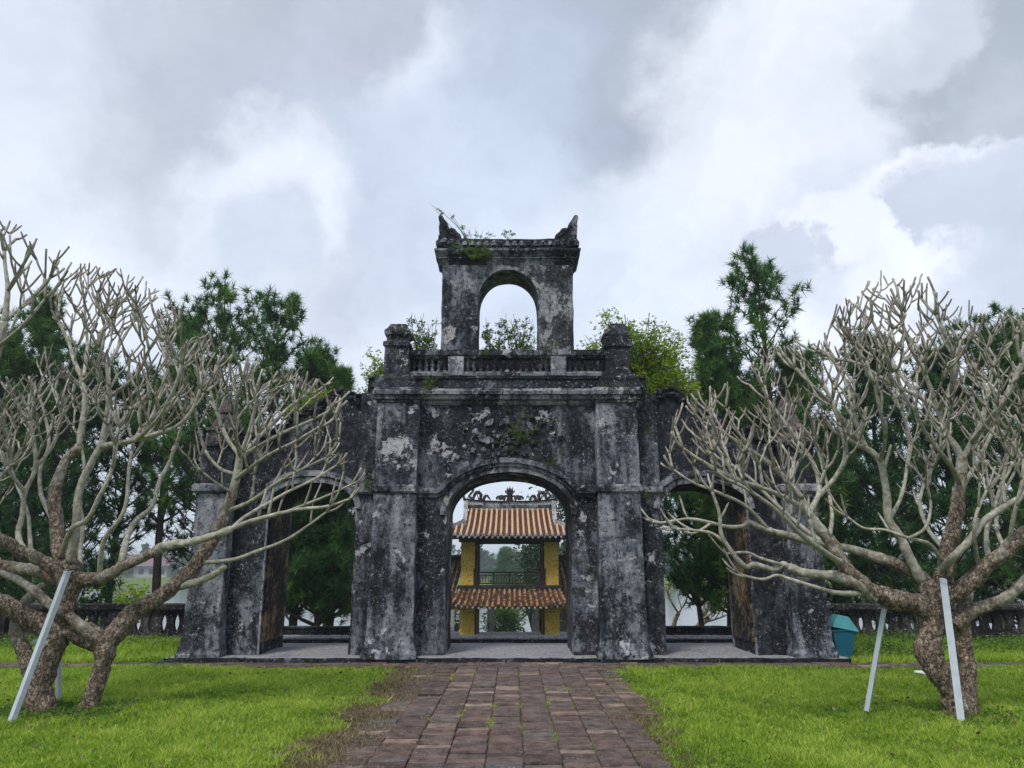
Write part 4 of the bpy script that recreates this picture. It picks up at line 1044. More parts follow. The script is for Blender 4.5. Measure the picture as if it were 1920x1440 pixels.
def frangipani(name, label, Y, env, trunk, limbs, seed, centre, stuffy=False, maxd=1.9, L0=.25, twigmul=1.0, bark=None):
    base = W(trunk[0][0][0][0], trunk[0][0][0][1], Y); t = thing(name, label, 'tree', (base[0], Y, 0))
    g = Grower(env, Y, seed, maxd); g.cx = base[0]
    mb = MB()
    for path, R in trunk:
        P, _ = g.limb(path, .1, .1, 14); RR = np.interp(np.linspace(0, 1, len(P)), np.linspace(0, 1, len(R)), R)
        if path[0][1] > 1300: RR[:4] *= np.array([1.5, 1.28, 1.14, 1.05]); 
        ns = 32; n0 = len(mb.v); tube(mb, P, RR, ns)
        V = mb.v[-1]; mb.a[-1] = mb.a[-1] * 1.3
        C = np.repeat(P, ns, axis=0); C = np.vstack([C, np.repeat(P[-1:], len(V) - len(C), axis=0)])
        dirn = V - C; q = V.copy(); q[:, 2] *= .7
        k = .30 * fbm(q, 4.5, 3, .5, seed) + .20 * fbm(q, 13, 3, .6, seed + 4) + .13 * fbm(q, 40, 2, .6, seed + 9)
        mb.v[-1] = V + dirn * k[:, None]
    to = build('trunk', mb, bark or M['bark'], t, smooth=True, attr='girth')
    if trunk[0][0][0][1] < 1000: pass
    cen = np.array(W(centre[0], centre[1], Y))
    for item in limbs:
        path, r0, r1, gen = item[:4]; lo = item[4] if len(item) > 4 else .35
        mb = MB(); P, R = g.limb(path, r0 * twigmul * .86, r1 * twigmul * .9, 6)
        big_ = r0 > .045; ns = 14 if big_ else 8
        tube(mb, P, R, ns)
        V = mb.v[-1]; C = np.repeat(P, ns, axis=0); C = np.vstack([C, np.repeat(P[-1:], len(V) - len(C), axis=0)])
        k = (.34 * fbm(V, 8, 3, .55, seed) + .16 * fbm(V, 30, 2, .6, seed + 3)) * (1.0 if big_ else .6); mb.v[-1] = V + (V - C) * k[:, None]
        if gen >= 0:
            end = P[-1]; dd = P[-1] - P[-3]; dd /= np.linalg.norm(dd)
            a = np.cross(dd, [0, 0, 1.0]); a /= np.linalg.norm(a) + 1e-6; b = np.cross(dd, a); th0 = g.r.random() * 6
            for k in range(3):
                th = th0 + k * 2.1; e = dd * .8 + (a * math.cos(th) + b * math.sin(th)) * .55
                g.twig(mb, end, e, r1 * twigmul * .9, gen, L0)
            # side shoots along the outer part of the limb
            Ls = np.concatenate([[0], np.cumsum(np.linalg.norm(np.diff(P, axis=0), axis=1))]); s_ = Ls[-1] * lo + g.r.uniform(0, .15)
            while s_ < Ls[-1] - .05:
                i = int(np.searchsorted(Ls, s_)); i = min(max(i, 1), len(P) - 2); tg = P[i + 1] - P[i - 1]; tg /= np.linalg.norm(tg)
                best = None
                for q in range(7):
                    rv = np.array([g.r.gauss(0, 1) for _ in range(3)]); rv -= tg * np.dot(rv, tg); rv /= np.linalg.norm(rv) + 1e-6
                    e = tg * .55 + rv * .75 + np.array([0, 0, .45]); e /= np.linalg.norm(e); sc = g.near(P[i] + e * L0 * 1.4)
                    if best is None or sc > best[0]: best = (sc, e)
                gg = max(0, gen - (1 if g.r.random() < .5 else 0))
                g.twig(mb, P[i] + best[1] * R[i] * .4, best[1], max(.0135, min(R[i] * .7, .022)), gg, L0)
                s_ += g.r.uniform(.26, .46)
        build('limb', mb, bark or M['bark'], to if False else t, smooth=True, attr='girth')
    return t, g

LT_ENV = [(-260, 1120), (-260, 560), (-60, 640), (0, 720), (60, 700), (85, 640), (84, 562), (130, 520), (158, 495), (200, 505), (248, 508), (300, 560), (348, 590), (335, 650), (378, 640), (388, 618), (425, 655), (452, 672), (500, 688), (560, 700), (618, 725), (662, 738), (640, 800), (646, 855), (702, 898), (672, 945), (610, 985), (470, 1010), (430, 975), (380, 900), (350, 880), (330, 1010), (150, 1000), (120, 1040), (0, 1120)]
LT_TR = [
    ([(78, 1345, 0), (74, 1290, 0), (92, 1230, 0), (112, 1180, 0), (128, 1120, 0), (133, 1062, 0)], [.155, .12, .125, .12, .115, .13]),
    ([(192, 1206, .05), (144, 1168, -.10), (97, 1133, -.15), (54, 1100, -.2), (5, 1075, -.25), (-20, 1065, -.28)], [.075, .062, .056, .05, .045, .04]),
    ([(80, 1300, 0), (52, 1240, -.05), (32, 1192, -.06), (36, 1150, -.05), (58, 1118, 0), (80, 1098, .05)], [.10, .085, .07, .06, .055, .045]),
    ([(166, 1330, .1), (186, 1262, .1), (199, 1220, .1), (192, 1198, .1)], [.088, .09, .12, .11]),
    ([(196, 1208, .1), (150, 1184, .05), (112, 1176, 0), (60, 1166, -.1), (25, 1141, -.2), (-30, 1115, -.3), (-110, 1080, -.4)], [.12, .12, .115, .10, .095, .085, .075]),
    ([(195, 1212, .1), (225, 1178, .15), (255, 1144, .2), (310, 1112, .3), (350, 1076, .4), (378, 1042, .45), (402, 1003, .5), (425, 955, .55), (437, 920, .55), (445, 888, .55), (449, 853, .55)], [.12, .105, .095, .09, .088, .085, .078, .065, .056, .052, .05]),
    ([(128, 1085, 0), (150, 1088, 0), (200, 1080, -.1), (231, 1061, -.2), (274, 1042, -.3), (314, 1024, -.35), (361, 1017, -.4), (397, 1006, -.4), (433, 992, -.45)], [.10, .085, .068, .062, .055, .05, .046, .04, .036]),
    ([(130, 1085, 0), (112, 1030, .1), (105, 981, .2), (101, 934, .2), (115, 890, .25), (127, 860, .3), (148, 838, .3)], [.11, .09, .078, .07, .06, .056, .052]),
    ([(128, 1085, 0), (85, 1056, -.1), (36, 1032, -.3), (-10, 1003, -.5), (-60, 960, -.6)], [.11, .085, .07, .06, .05]),
    ([(128, 1090, 0), (72, 1072, .3), (0, 1058, .5), (-70, 1040, .7)], [.10, .07, .065, .055]),
]
LT_L = [
    ([(-20, 1065, -.28), (-45, 1040, -.3), (-70, 1010, -.3)], .036, .024, 2, .3),
    ([(340, 1100, .35), (390, 1083, .3), (421, 1063, .25)], .052, .040, -1),
    ([(372, 1055, .42), (433, 1050, .4), (480, 1034, .4), (537, 1012, .42), (582, 982, .45), (612, 960, .45)], .034, .015, 0, .85),
    ([(430, 993, -.45), (470, 977, -.5), (510, 966, -.55), (560, 955, -.6), (610, 950, -.65), (655, 936, -.7)], .034, .016, 0, .25),
    ([(433, 992, -.45), (461, 968, -.3), (500, 945, -.2), (540, 922, -.1), (590, 898, 0), (632, 872, 0)], .030, .016, 1, .2),
    ([(425, 958, .55), (470, 940, .4), (520, 905, .3), (566, 880, .2), (612, 858, .2)], .036, .017, 2, .15),
    ([(404, 1000, .5), (450, 985, .9), (520, 965, 1.1), (600, 935, 1.2), (660, 908, 1.2)], .032, .015, 1, .3),
    ([(450, 855, .55), (425, 820, .6), (405, 770, .8), (392, 725, .9)], .038, .020, 3, .3),
    ([(450, 855, .55), (470, 800, .5), (482, 745, .4)], .036, .022, 3, .3),
    ([(450, 855, .55), (500, 805, .9), (540, 765, 1.1), (575, 740, 1.2)], .036, .020, 3, .2),
    ([(450, 855, .55), (440, 800, 0), (445, 750, -.4), (455, 710, -.6)], .034, .020, 3, .2),
    ([(449, 858, .55), (520, 817, .1), (580, 790, -.2), (622, 768, -.3)], .036, .018, 2, .15),
    ([(440, 900, .55), (500, 855, -.1), (550, 830, -.5), (600, 800, -.7)], .034, .018, 2, .2),
    ([(445, 890, .55), (412, 878, .7), (385, 845, .8), (372, 800, .8)], .03, .017, 2, .3),
    ([(436, 925, .55), (405, 905, .3), (380, 885, .2)], .026, .015, 1, .3),
    ([(148, 838, .3), (157, 774, .35), (157, 721, .4), (140, 680, .5), (128, 640, .6), (108, 600, .6)], .048, .020, 3, .55),
    ([(157, 715, .4), (176, 690, .2), (192, 655, .1), (196, 610, .1)], .028, .019, 3, .3),
    ([(157, 705, .4), (164, 650, .8), (160, 600, .9), (158, 560, .9)], .028, .019, 2, .3),
    ([(133, 1052, -.1), (142, 990, -.2), (147, 930, -.2), (162, 885, -.2), (180, 852, -.2), (192, 830, -.2), (198, 792, -.2), (204, 739, -.2), (200, 690, -.2), (186, 650, -.3)], .065, .022, 3, .75),
    ([(204, 745, -.2), (230, 727, -.4), (258, 700, -.6), (280, 655, -.7)], .030, .019, 3, .3),
    ([(200, 690, -.2), (225, 645, .2), (252, 600, .4)], .027, .019, 3, .3),
    ([(191, 838, -.2), (248, 826, -.4), (301, 812, -.6), (338, 795, -.7), (362, 765, -.7), (375, 730, -.7)], .046, .018, 2, .35),
    ([(248, 826, -.4), (280, 790, -.1), (300, 740, .1), (312, 690, .2)], .032, .019, 3, .2),
    ([(255, 826, -.4), (300, 780, -1.0), (330, 720, -1.2), (340, 680, -1.2)], .03, .018, 2, .3),
    ([(113, 1045, 0), (134, 992, -.3), (163, 974, -.4), (188, 927, -.5), (206, 890, -.5), (216, 850, -.5), (222, 800, -.4)], .038, .022, 3, .65),
    ([(225, 1066, -.15), (240, 1003, .2), (257, 974, .3), (285, 949, .4), (300, 902, .5), (318, 865, .6), (335, 820, .6), (345, 775, .6)], .050, .021, 2, .75),
    ([(186, 1080, -.1), (195, 1014, -.3), (224, 974, -.4), (237, 940, -.4), (242, 880, -.4), (250, 830, -.3)], .036, .020, 2, .8),
    ([(150, 1088, .1), (150, 1035, .4), (155, 988, .5), (149, 934, .6), (158, 880, .7), (150, 820, .8)], .040, .020, 3, .7),
    ([(50, 1040, -.25), (34, 1005, -.1), (42, 965, 0), (47, 923, 0), (66, 880, 0), (64, 827, 0), (55, 790, 0)], .046, .022, 2, .7),
    ([(47, 923, 0), (22, 890, -.2), (2, 850, -.3), (-15, 810, -.3)], .03, .019, 3, .3),
    ([(58, 1045, -.1), (56, 1000, .4), (52, 960, .5), (30, 905, .6), (15, 860, .6)], .034, .02, 3, .7),
    ([(60, 882, 0), (88, 852, .2), (108, 812, .3), (116, 780, .3)], .026, .018, 2, .3),
    ([(103, 981, .2), (78, 930, .5), (76, 880, .6), (92, 830, .7), (82, 770, .8), (72, 740, .8)], .038, .019, 2, .7),
    ([(-10, 1003, -.5), (-40, 930, -.4), (-20, 860, -.2), (-10, 800, -.2)], .045, .022, 3, .3),
    ([(0, 1058, .5), (-30, 990, .8), (-10, 920, .9), (20, 870, .9)], .04, .022, 3, .3),
]
left_tree, gL = frangipani('frangipani_tree', 'bare grey frangipani with two gnarled trunks on the left lawn', 9.3, LT_ENV, LT_TR, LT_L, 4, (180, 1000))

RT_ENV = [(1193, 958), (1225, 920), (1236, 850), (1255, 790), (1290, 745), (1345, 735), (1400, 700), (1428, 658), (1480, 640), (1522, 652), (1555, 620), (1568, 575), (1592, 548), (1650, 522), (1740, 518), (1812, 555), (1855, 588), (1930, 585), (2010, 620), (2150, 720), (2250, 860), (2250, 1080), (1990, 1100), (1900, 1020), (1800, 985), (1700, 990), (1560, 1010), (1480, 1050), (1380, 1085), (1330, 1010), (1240, 992)]
RT_TR = [
    ([(1800, 1352, 0), (1785, 1300, 0), (1757, 1262, 0), (1741, 1220, 0), (1745, 1178, 0), (1750, 1140, 0), (1757, 1100, 0)], [.15, .125, .125, .135, .12, .12, .125]),
    ([(1815, 1352, .12), (1812, 1280, .12), (1808, 1220, .12), (1803, 1165, .10), (1812, 1125, .1), (1819, 1110, .1)], [.11, .10, .095, .09, .07, .035]),
    ([(1752, 1150, 0), (1712, 1132, -.05), (1667, 1122, -.15), (1622, 1100, -.25), (1581, 1057, -.3), (1555, 1012, -.3), (1530, 985, -.3), (1517, 962, -.3)], [.12, .11, .10, .085, .07, .062, .058, .055]),
    ([(1750, 1120, 0), (1724, 1080, .2), (1675, 1056, .3), (1630, 1039, .4), (1590, 1028, .4), (1547, 1020, .45), (1490, 1008, .5), (1440, 994, .5), (1404, 978, .5)], [.11, .075, .065, .056, .05, .046, .044, .04, .034]),
    ([(1757, 1110, 0), (1772, 1070, 0), (1776, 1031, .05), (1791, 975, .1), (1799, 922, .15), (1804, 860, .2)], [.12, .09, .082, .075, .066, .06]),
    ([(1760, 1130, 0), (1784, 1112, -.05), (1817, 1093, -.15), (1855, 1057, -.3), (1893, 1027, -.4), (1935, 992, -.5), (1985, 950, -.6)], [.11, .10, .088, .08, .074, .07, .06]),
    ([(1790, 1172, .05), (1817, 1148, 0), (1855, 1132, -.1), (1885, 1122, -.2), (1925, 1088, -.3), (1985, 1050, -.4)], [.085, .075, .068, .064, .06, .05]),
    ([(1640, 1122, -.2), (1607, 1096, -.3), (1570, 1082, -.35), (1540, 1078, -.4), (1510, 1074, -.4), (1480, 1064, -.4)], [.07, .058, .052, .048, .046, .044]),
]
RT_L = [
    ([(1404, 978, .5), (1390, 987, .5), (1362, 987, .45), (1333, 980, .4), (1291, 973, .4), (1244, 980, .4), (1222, 978, .4)], .032, .016, 0, .5),
    ([(1333, 981, .4), (1300, 1000, .3), (1270, 990, .3), (1238, 990, .3)], .020, .013, -1),
    ([(1440, 992, .5), (1400, 950, .4), (1350, 925, .3), (1300, 905, .3), (1262, 880, .3)], .030, .017, 2, .2),
    ([(1480, 1064, -.4), (1468, 1058, -.4), (1451, 1068, -.4), (1416, 1058, -.4), (1399, 1063, -.4), (1380, 1046, -.4), (1362, 1020, -.4), (1352, 1000, -.4), (1348, 960, -.4), (1335, 922, -.4)], .042, .018, 0, .7),
    ([(1362, 1020, -.4), (1335, 1000, -.35), (1300, 994, -.3), (1268, 992, -.3)], .022, .014, 0, .6),
    ([(1622, 1112, -.2), (1570, 1112, -.45), (1521, 1098, -.5), (1480, 1086, -.5), (1456, 1079, -.5), (1432, 1086, -.5), (1404, 1082, -.5), (1385, 1076, -.5)], .040, .015, 0, .9),
    ([(1470, 1060, -.40), (1450, 1054, -.45), (1425, 1046, -.4), (1400, 1036, -.4), (1362, 1038, -.4)], .024, .013, 0, .9),
    ([(1517, 962, -.3), (1500, 930, -.3), (1470, 895, -.3), (1430, 860, -.4), (1385, 830, -.5), (1340, 800, -.6)], .042, .018, 3, .15),
    ([(1517, 962, -.3), (1480, 937, -.5), (1430, 915, -.7), (1370, 895, -.9), (1310, 860, -1.0), (1280, 840, -1.0)], .040, .018, 2, .15),
    ([(1517, 962, -.3), (1535, 925, 0), (1530, 880, .2), (1500, 830, .4), (1470, 790, .5), (1440, 750, .6)], .042, .020, 3, .2),
    ([(1535, 930, 0), (1570, 890, -.1), (1585, 850, -.2), (1575, 800, -.3), (1560, 750, -.3)], .036, .020, 3, .25),
    ([(1581, 1057, -.3), (1545, 1035, -.7), (1500, 1000, -1.0), (1460, 960, -1.2), (1420, 930, -1.3), (1380, 905, -1.3)], .042, .019, 2, .3),
    ([(1547, 1020, .45), (1500, 985, .8), (1450, 940, 1.0), (1410, 900, 1.1), (1370, 870, 1.2)], .036, .019, 2, .25),
    ([(1555, 1012, -.3), (1560, 970, -.2), (1555, 930, 0), (1545, 885, .1), (1530, 830, .2)], .03, .018, 1, .6),
    ([(1730, 1090, .1), (1708, 1050, .1), (1690, 1012, .1), (1667, 975, .1), (1662, 923, .1), (1650, 865, .1), (1620, 838, .1)], .070, .040, 1, .75),
    ([(1620, 838, .1), (1590, 800, 0), (1560, 760, -.1), (1520, 720, -.2), (1490, 690, -.2)], .038, .020, 3, .2),
    ([(1625, 842, .1), (1600, 780, .4), (1590, 730, .6), (1570, 680, .8)], .034, .020, 3, .2),
    ([(1650, 865, .1), (1660, 820, -.3), (1650, 770, -.5), (1640, 720, -.6)], .032, .020, 3, .3),
    ([(1667, 975, .1), (1690, 930, .6), (1700, 880, .8), (1705, 820, 1.0), (1690, 770, 1.0)], .032, .019, 2, .5),
    ([(1804, 860, .2), (1790, 835, .2), (1773, 811, .2), (1758, 769, .2), (1720, 742, .2), (1690, 728, .2), (1669, 719, .2), (1630, 695, .2), (1604, 680, .2), (1565, 672, .2), (1540, 662, .2)], .050, .017, 1, .5),
    ([(1758, 769, .2), (1735, 703, .1), (1712, 660, 0), (1696, 623, 0), (1690, 580, -.1)], .040, .020, 3, .3),
    ([(1720, 742, .2), (1680, 690, .6), (1655, 640, .8), (1635, 600, .8)], .034, .020, 3, .3),
    ([(1758, 769, .2), (1785, 720, -.2), (1790, 670, -.3), (1770, 625, -.4), (1755, 590, -.4)], .038, .021, 3, .3),
    ([(1804, 860, .2), (1822, 830, .2), (1840, 790, .2), (1852, 740, .2), (1862, 690, .2)], .044, .022, 3, .3),
    ([(1822, 830, .2), (1860, 780, -.4), (1895, 730, -.6), (1915, 680, -.7)], .036, .021, 3, .25),
    ([(1799, 922, .15), (1830, 870, .8), (1860, 810, 1.1), (1880, 750, 1.2)], .038, .021, 3, .3),
    ([(1799, 905, .15), (1780, 870, -.5), (1740, 820, -.8), (1715, 770, -1.0)], .034, .020, 3, .35),
    ([(1765, 1070, 0), (1787, 1045, -.3), (1817, 1014, -.4), (1840, 982, -.4), (1885, 949, -.4), (1925, 925, -.4), (1970, 880, -.4)], .050, .03, 3, .6),
    ([(1765, 1050, -.1), (1742, 1020, -.4), (1705, 1009, -.5), (1660, 994, -.5), (1619, 990, -.5), (1588, 968, -.5)], .030, .014, 0, .6),
    ([(1776, 1035, .05), (1745, 1000, .5), (1725, 950, .7), (1735, 900, .8), (1755, 860, .9)], .032, .02, 2, .5),
    ([(1705, 1009, -.5), (1735, 990, -.6), (1745, 950, -.6), (1740, 915, -.6)], .022, .014, 1, .6),
    ([(1855, 1057, -.3), (1850, 1000, -.1), (1865, 950, 0), (1880, 900, .1), (1890, 850, .1)], .036, .02, 3, .45),
    ([(1893, 1027, -.4), (1900, 970, -.6), (1915, 910, -.7), (1920, 860, -.7)], .034, .02, 3, .35),
    ([(1935, 992, -.5), (1980, 900, -.5), (2020, 830, -.5), (2050, 780, -.5)], .045, .022, 3, .2),
    ([(1985, 950, -.6), (2080, 920, -.6), (2150, 880, -.5)], .045, .022, 3, .2),
    ([(1985, 1050, -.4), (2080, 1030, -.2), (2160, 990, 0)], .045, .022, 2, .2),
    ([(1835, 1060, -.2), (1826, 1000, -.5), (1832, 960, -.5), (1850, 920, -.4)], .028, .017, 1, .6),
    ([(1885, 1030, -.4), (1868, 985, -.2), (1880, 930, .3), (1905, 880, .5)], .03, .018, 2, .5),
]
right_tree, gR = frangipani('frangipani_tree', 'bare grey frangipani with a thick curved trunk on the right lawn', 9.05, RT_ENV, RT_TR, RT_L, 9, (1760, 1080))

FT_ENV = [(-520, 700), (-420, 380), (-150, 330), (0, 425), (32, 420), (62, 438), (132, 490), (125, 560), (70, 630), (25, 660), (0, 680), (-100, 760), (-300, 820)]
FT_TR = [([(-420, 1480, 0), (-360, 1300, 0), (-300, 1130, 0), (-230, 980, 0), (-150, 850, 0), (-70, 745, 0), (-15, 680, 0), (8, 605, 0)], [.14, .12, .11, .10, .085, .07, .055, .045])]
FT_L = [([(8, 605, 0), (15, 545, 0), (10, 500, 0), (8, 470, 0)], .04, .020, 2, .3), ([(15, 545, 0), (38, 505, -.2), (58, 470, -.3)], .026, .018, 2, .3),
        ([(8, 600, 0), (40, 575, .3), (72, 545, .4), (95, 520, .4)], .026, .017, 2, .3), ([(-5, 650, 0), (30, 622, -.4), (60, 590, -.5), (85, 560, -.5)], .024, .016, 2, .3),
        ([(-15, 680, 0), (-70, 600, .4), (-110, 520, .5), (-130, 460, .6)], .04, .022, 3, .3), ([(-70, 745, 0), (-170, 660, 0), (-250, 560, 0)], .045, .022, 3, .3)]
far_left, gF = frangipani('frangipani_tree', 'bare frangipani crown reaching in at the upper left edge, its trunk out of view', 8.0, FT_ENV, FT_TR, FT_L, 21, (-60, 760), maxd=1.3)

# props under the limbs
def post(label, a, b, Ya, Yb, w=.034, tie=False):
    p = Vector(W(a[0], a[1], Ya)); q = Vector(W(b[0], b[1], Yb)); L = (q - p).length
    mb = MB(); loft(mb, [(-.06, -w, w, -w * .7, w * .7), (L, -w, w, -w * .7, w * .7)], .5)
    o = build('support_post', mb, M['galv'], label=label, cat='support post', group='metal posts propping the frangipani trees', quiet_origin=(0, 0, 0))
    o.location = p; o.rotation_euler = (q - p).to_track_quat('Z', 'Y').to_euler()
    if tie:
        mb = MB(); tube(mb, [(.085 * math.cos(t), .085 * math.sin(t), L + .02 * math.sin(2 * t)) for t in np.linspace(0, 6.2, 14)], [.007] * 14, 5)
        k = build('wire_loop', mb, M['wood'], None, quiet_origin=(0, 0, 0)); k.parent = o
    return o
post('pale metal post leaning in front of the left frangipani trunk', (14, 1372), (128, 1068), 8.75, 9.10, .036, True)
post('upright metal post behind the two left trunks', (110, 1298), (106, 1130), 9.9, 9.75, .030)
post('short metal stub sticking out left behind the leaning left post', (100, 1188), (57, 1207), 9.35, 9.3, .024)
post('pale metal post in front of the right frangipani trunk', (1806, 1382), (1768, 1084), 8.72, 8.92, .036, True)
post('metal post leaning under the long left limb of the right frangipani', (1627, 1322), (1658, 1142), 9.15, 9.0, .034)
post('metal post mostly hidden behind the right frangipani trunk', (1825, 1302), (1800, 1120), 9.8, 9.4, .03)
# ------------------------------------------------------------------ pines, shrubs, far woods
def tufts(C, D, rng, N=26, L=.20, w=.011, spread=1.0):
    """C: tuft centres, D: shoot directions -> needle triangles"""
    K = len(C); r = rng.normal(size=(K, N, 3)); r /= np.linalg.norm(r, axis=2)[:, :, None]
    d = D[:, None, :] * .75 + r * spread; d /= np.linalg.norm(d, axis=2)[:, :, None]
    b = C[:, None, :] - D[:, None, :] * rng.uniform(0, .16, (K, N, 1))
    l = L * rng.uniform(.7, 1.2, (K, N, 1)); tip = b + d * l; tip[:, :, 2] -= .12 * l[:, :, 0] * (1 - d[:, :, 2])
    s = np.cross(d, rng.normal(size=(K, N, 3))); s /= np.linalg.norm(s, axis=2)[:, :, None] + 1e-9; s *= w
    V = np.stack([b - s, b + s, tip], 2).reshape(-1, 3)
    t = np.repeat(np.clip(rng.normal(.5, .2, K)[:, None] + rng.normal(0, .10, (K, N)), 0, 1).ravel(), 3)
    return V, t
def pine(px, py, Y, wid, zlow, seed, dense_=1.0, label='', mat='needle', openc=False, lean=0.0, L=.25, N=27, nw=.0125, tip=.35):
    rng = np.random.default_rng(seed); rr = random.Random(seed)
    topp = np.array(W(px, py, Y)); z0 = float(gz(topp[0], Y)); topp[2] -= tip * wid * .72; H = topp[2] - z0
    t = thing('pine_tree', label, 'tree', (topp[0] - lean, Y, z0), 'pines behind the gate')
    def ax(u): return np.array([topp[0] - lean * (1 - u) ** 1.3 + .12 * math.sin(u * 5 + seed), Y + .1 * math.cos(u * 4 + seed), z0 + H * u])
    wood = MB(); r0 = .02 * H * .55 + .03
    us = np.linspace(0, .97, 14); tube(wood, [ax(u) for u in us], [r0 * (1 - u * .88) + .008 for u in us], 8)
    C = []; D = []
    z = zlow; ring = 0
    while z < H * .97:
        u = z / H; f = (H - z) / max(.1, (H - zlow)); shape = (tip + (1 - tip) * f ** .7) * (1 if f < .75 else (1 - (f - .75) * .8)); R = wid * shape
        nb = rr.choice([4, 5, 5, 6]) if not openc else rr.choice([3, 4, 5]); a0 = rr.random() * 6.28
        for k in range(nb):
            a = a0 + k * 6.28 / nb + rr.uniform(-.35, .35); Lb = R * rr.uniform(.7, 1.1); el = rad(rr.uniform(12, 35) + (1 - f) * 30)
            p = ax(u); d = np.array([math.cos(a) * math.cos(el), math.sin(a) * math.cos(el), math.sin(el)]); pts = [p]; q = p; n = 6
            for i in range(n):
                d = d + np.array([rr.gauss(0, .10), rr.gauss(0, .10), .07 + rr.gauss(0, .05)]); d /= np.linalg.norm(d); q = q + d * Lb / n; pts.append(q)
                if i >= (1 if dense_ >= 1 else 2):
                    m = rr.choice([1, 1, 2]) 
                    for _ in range(m):
                        s = np.array([rr.gauss(0, 1), rr.gauss(0, 1), rr.gauss(.35, .5)]); s /= np.linalg.norm(s); e = d * .6 + s * .7; e /= np.linalg.norm(e)
                        ls = rr.uniform(.18, .5) * min(1.2, .5 + R * .4); tipp = q + e * ls
                        if openc or rr.random() < .45: tube(wood, [q, q + e * ls * .6, tipp], [.012, .009, .005], 3)
                        C.append(tipp); D.append(e * .6 + np.array([0, 0, .6]))
                        if rr.random() < .75 * dense_: C.append(tipp + np.array([rr.gauss(0, .07) for _ in range(3)])); D.append(s * .4 + np.array([0, 0, .7]))
            tube(wood, pts, list(np.linspace(.03 * (.5 + f), .008, n + 1)), 4); C.append(q); D.append(d + np.array([0, 0, .4]))
        z += rr.uniform(.30, .46) * (1.0 if not openc else 1.12) / max(.7, dense_) ; ring += 1
    C.append(topp); D.append(np.array([0, 0, 1.0])); C.append(topp - np.array([0, 0, .15])); D.append(np.array([.3, 0, 1.0])); C.append(topp - np.array([.1, 0, .22])); D.append(np.array([-.4, 0, 1.0]))
    C = np.array(C); D = np.array(D); D /= np.linalg.norm(D, axis=1)[:, None]
    build('trunk', wood, M['pine_bark'], t, smooth=True)
    V, tt = tufts(C, D, rng, N, L, nw)
    build_tris('crown', V, M[mat], t, 'tint', tt)
    return len(C)
nt = 0
P_ = [ # px, py, Y, half width, crown base above ground, seed, density, label, extra
    (432, 533, 21.5, 2.1, 3.2, 1, .95, 'tallest rounded pine left of the gate tower, above the left wing', {'tip': .62, 'lean': .2}),
    (352, 558, 22.5, 1.5, 3.0, 2, .8, 'pine with separate tufts rising beside the left frangipani crown', {'tip': .55}),
    (517, 553, 21.0, 1.7, 2.6, 3, .8, 'slim pine with loose tufts right of the tallest left pine', {'lean': -.2, 'tip': .45}),
    (590, 642, 21.5, 1.25, 1.6, 4, 1.1, 'short bushy pine above the left side arch', {'tip': .5}),
    (645, 690, 22.5, .8, 1.4, 5, 1.1, 'smallest pine just left of the gate shoulder', {}),
    (104, 548, 23.0, 1.6, 1.6, 6, 1.0, 'dark pine poking out between the two left frangipani crowns', {}),
    (30, 595, 22.0, 2.3, 1.2, 7, 1.1, 'broad dark pine at the left edge behind the frangipani', {'tip': .5}),
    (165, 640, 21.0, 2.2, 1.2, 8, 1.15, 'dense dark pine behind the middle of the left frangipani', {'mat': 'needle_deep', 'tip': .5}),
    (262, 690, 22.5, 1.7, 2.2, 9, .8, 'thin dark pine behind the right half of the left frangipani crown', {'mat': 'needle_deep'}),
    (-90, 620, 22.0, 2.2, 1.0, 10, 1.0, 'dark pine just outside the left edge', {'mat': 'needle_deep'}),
    (1416, 482, 21.0, 2.8, 2.6, 11, .95, 'tall open pine with see-through crown right of the tower', {'openc': True, 'tip': .22}),
    (1334, 568, 20.5, 1.35, 1.6, 12, 1.0, 'denser pine in front of the tall open pine', {'tip': .4}),
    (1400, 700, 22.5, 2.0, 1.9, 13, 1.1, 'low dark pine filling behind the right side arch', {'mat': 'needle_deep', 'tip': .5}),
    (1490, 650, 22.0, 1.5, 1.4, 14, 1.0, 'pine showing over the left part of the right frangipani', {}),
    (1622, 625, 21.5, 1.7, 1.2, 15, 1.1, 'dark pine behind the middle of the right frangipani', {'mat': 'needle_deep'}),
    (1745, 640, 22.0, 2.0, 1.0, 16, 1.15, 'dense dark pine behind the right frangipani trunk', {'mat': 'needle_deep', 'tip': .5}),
    (1858, 592, 21.0, 2.0, 1.2, 17, 1.1, 'bushy pine at the upper right edge behind the frangipani', {'tip': .55}),
    (1935, 598, 22.5, 1.7, 1.0, 18, 1.0, 'pine cut by the right edge', {'tip': .5}),
    (2050, 610, 22.0, 2.0, 1.0, 19, 1.0, 'pine just outside the right edge', {'mat': 'needle_deep'}),
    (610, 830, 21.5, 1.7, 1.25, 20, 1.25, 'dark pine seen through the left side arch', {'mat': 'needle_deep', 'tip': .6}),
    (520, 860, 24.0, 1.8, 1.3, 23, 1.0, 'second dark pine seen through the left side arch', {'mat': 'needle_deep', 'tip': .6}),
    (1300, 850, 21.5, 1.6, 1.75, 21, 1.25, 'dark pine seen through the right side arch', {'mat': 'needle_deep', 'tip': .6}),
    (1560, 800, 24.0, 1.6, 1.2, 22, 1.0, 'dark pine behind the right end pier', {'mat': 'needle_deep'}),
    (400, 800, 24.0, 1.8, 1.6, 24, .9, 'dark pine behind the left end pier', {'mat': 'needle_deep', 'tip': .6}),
]
for (px, py, Y, wd, zl, sd_, dn, lb, ex) in P_: nt += pine(px, py, Y, wd, zl + (1.3 if 180 < px < 500 or 1400 < px < 1500 else .3), sd_, dn, lb, **ex)
print('tufts', nt)

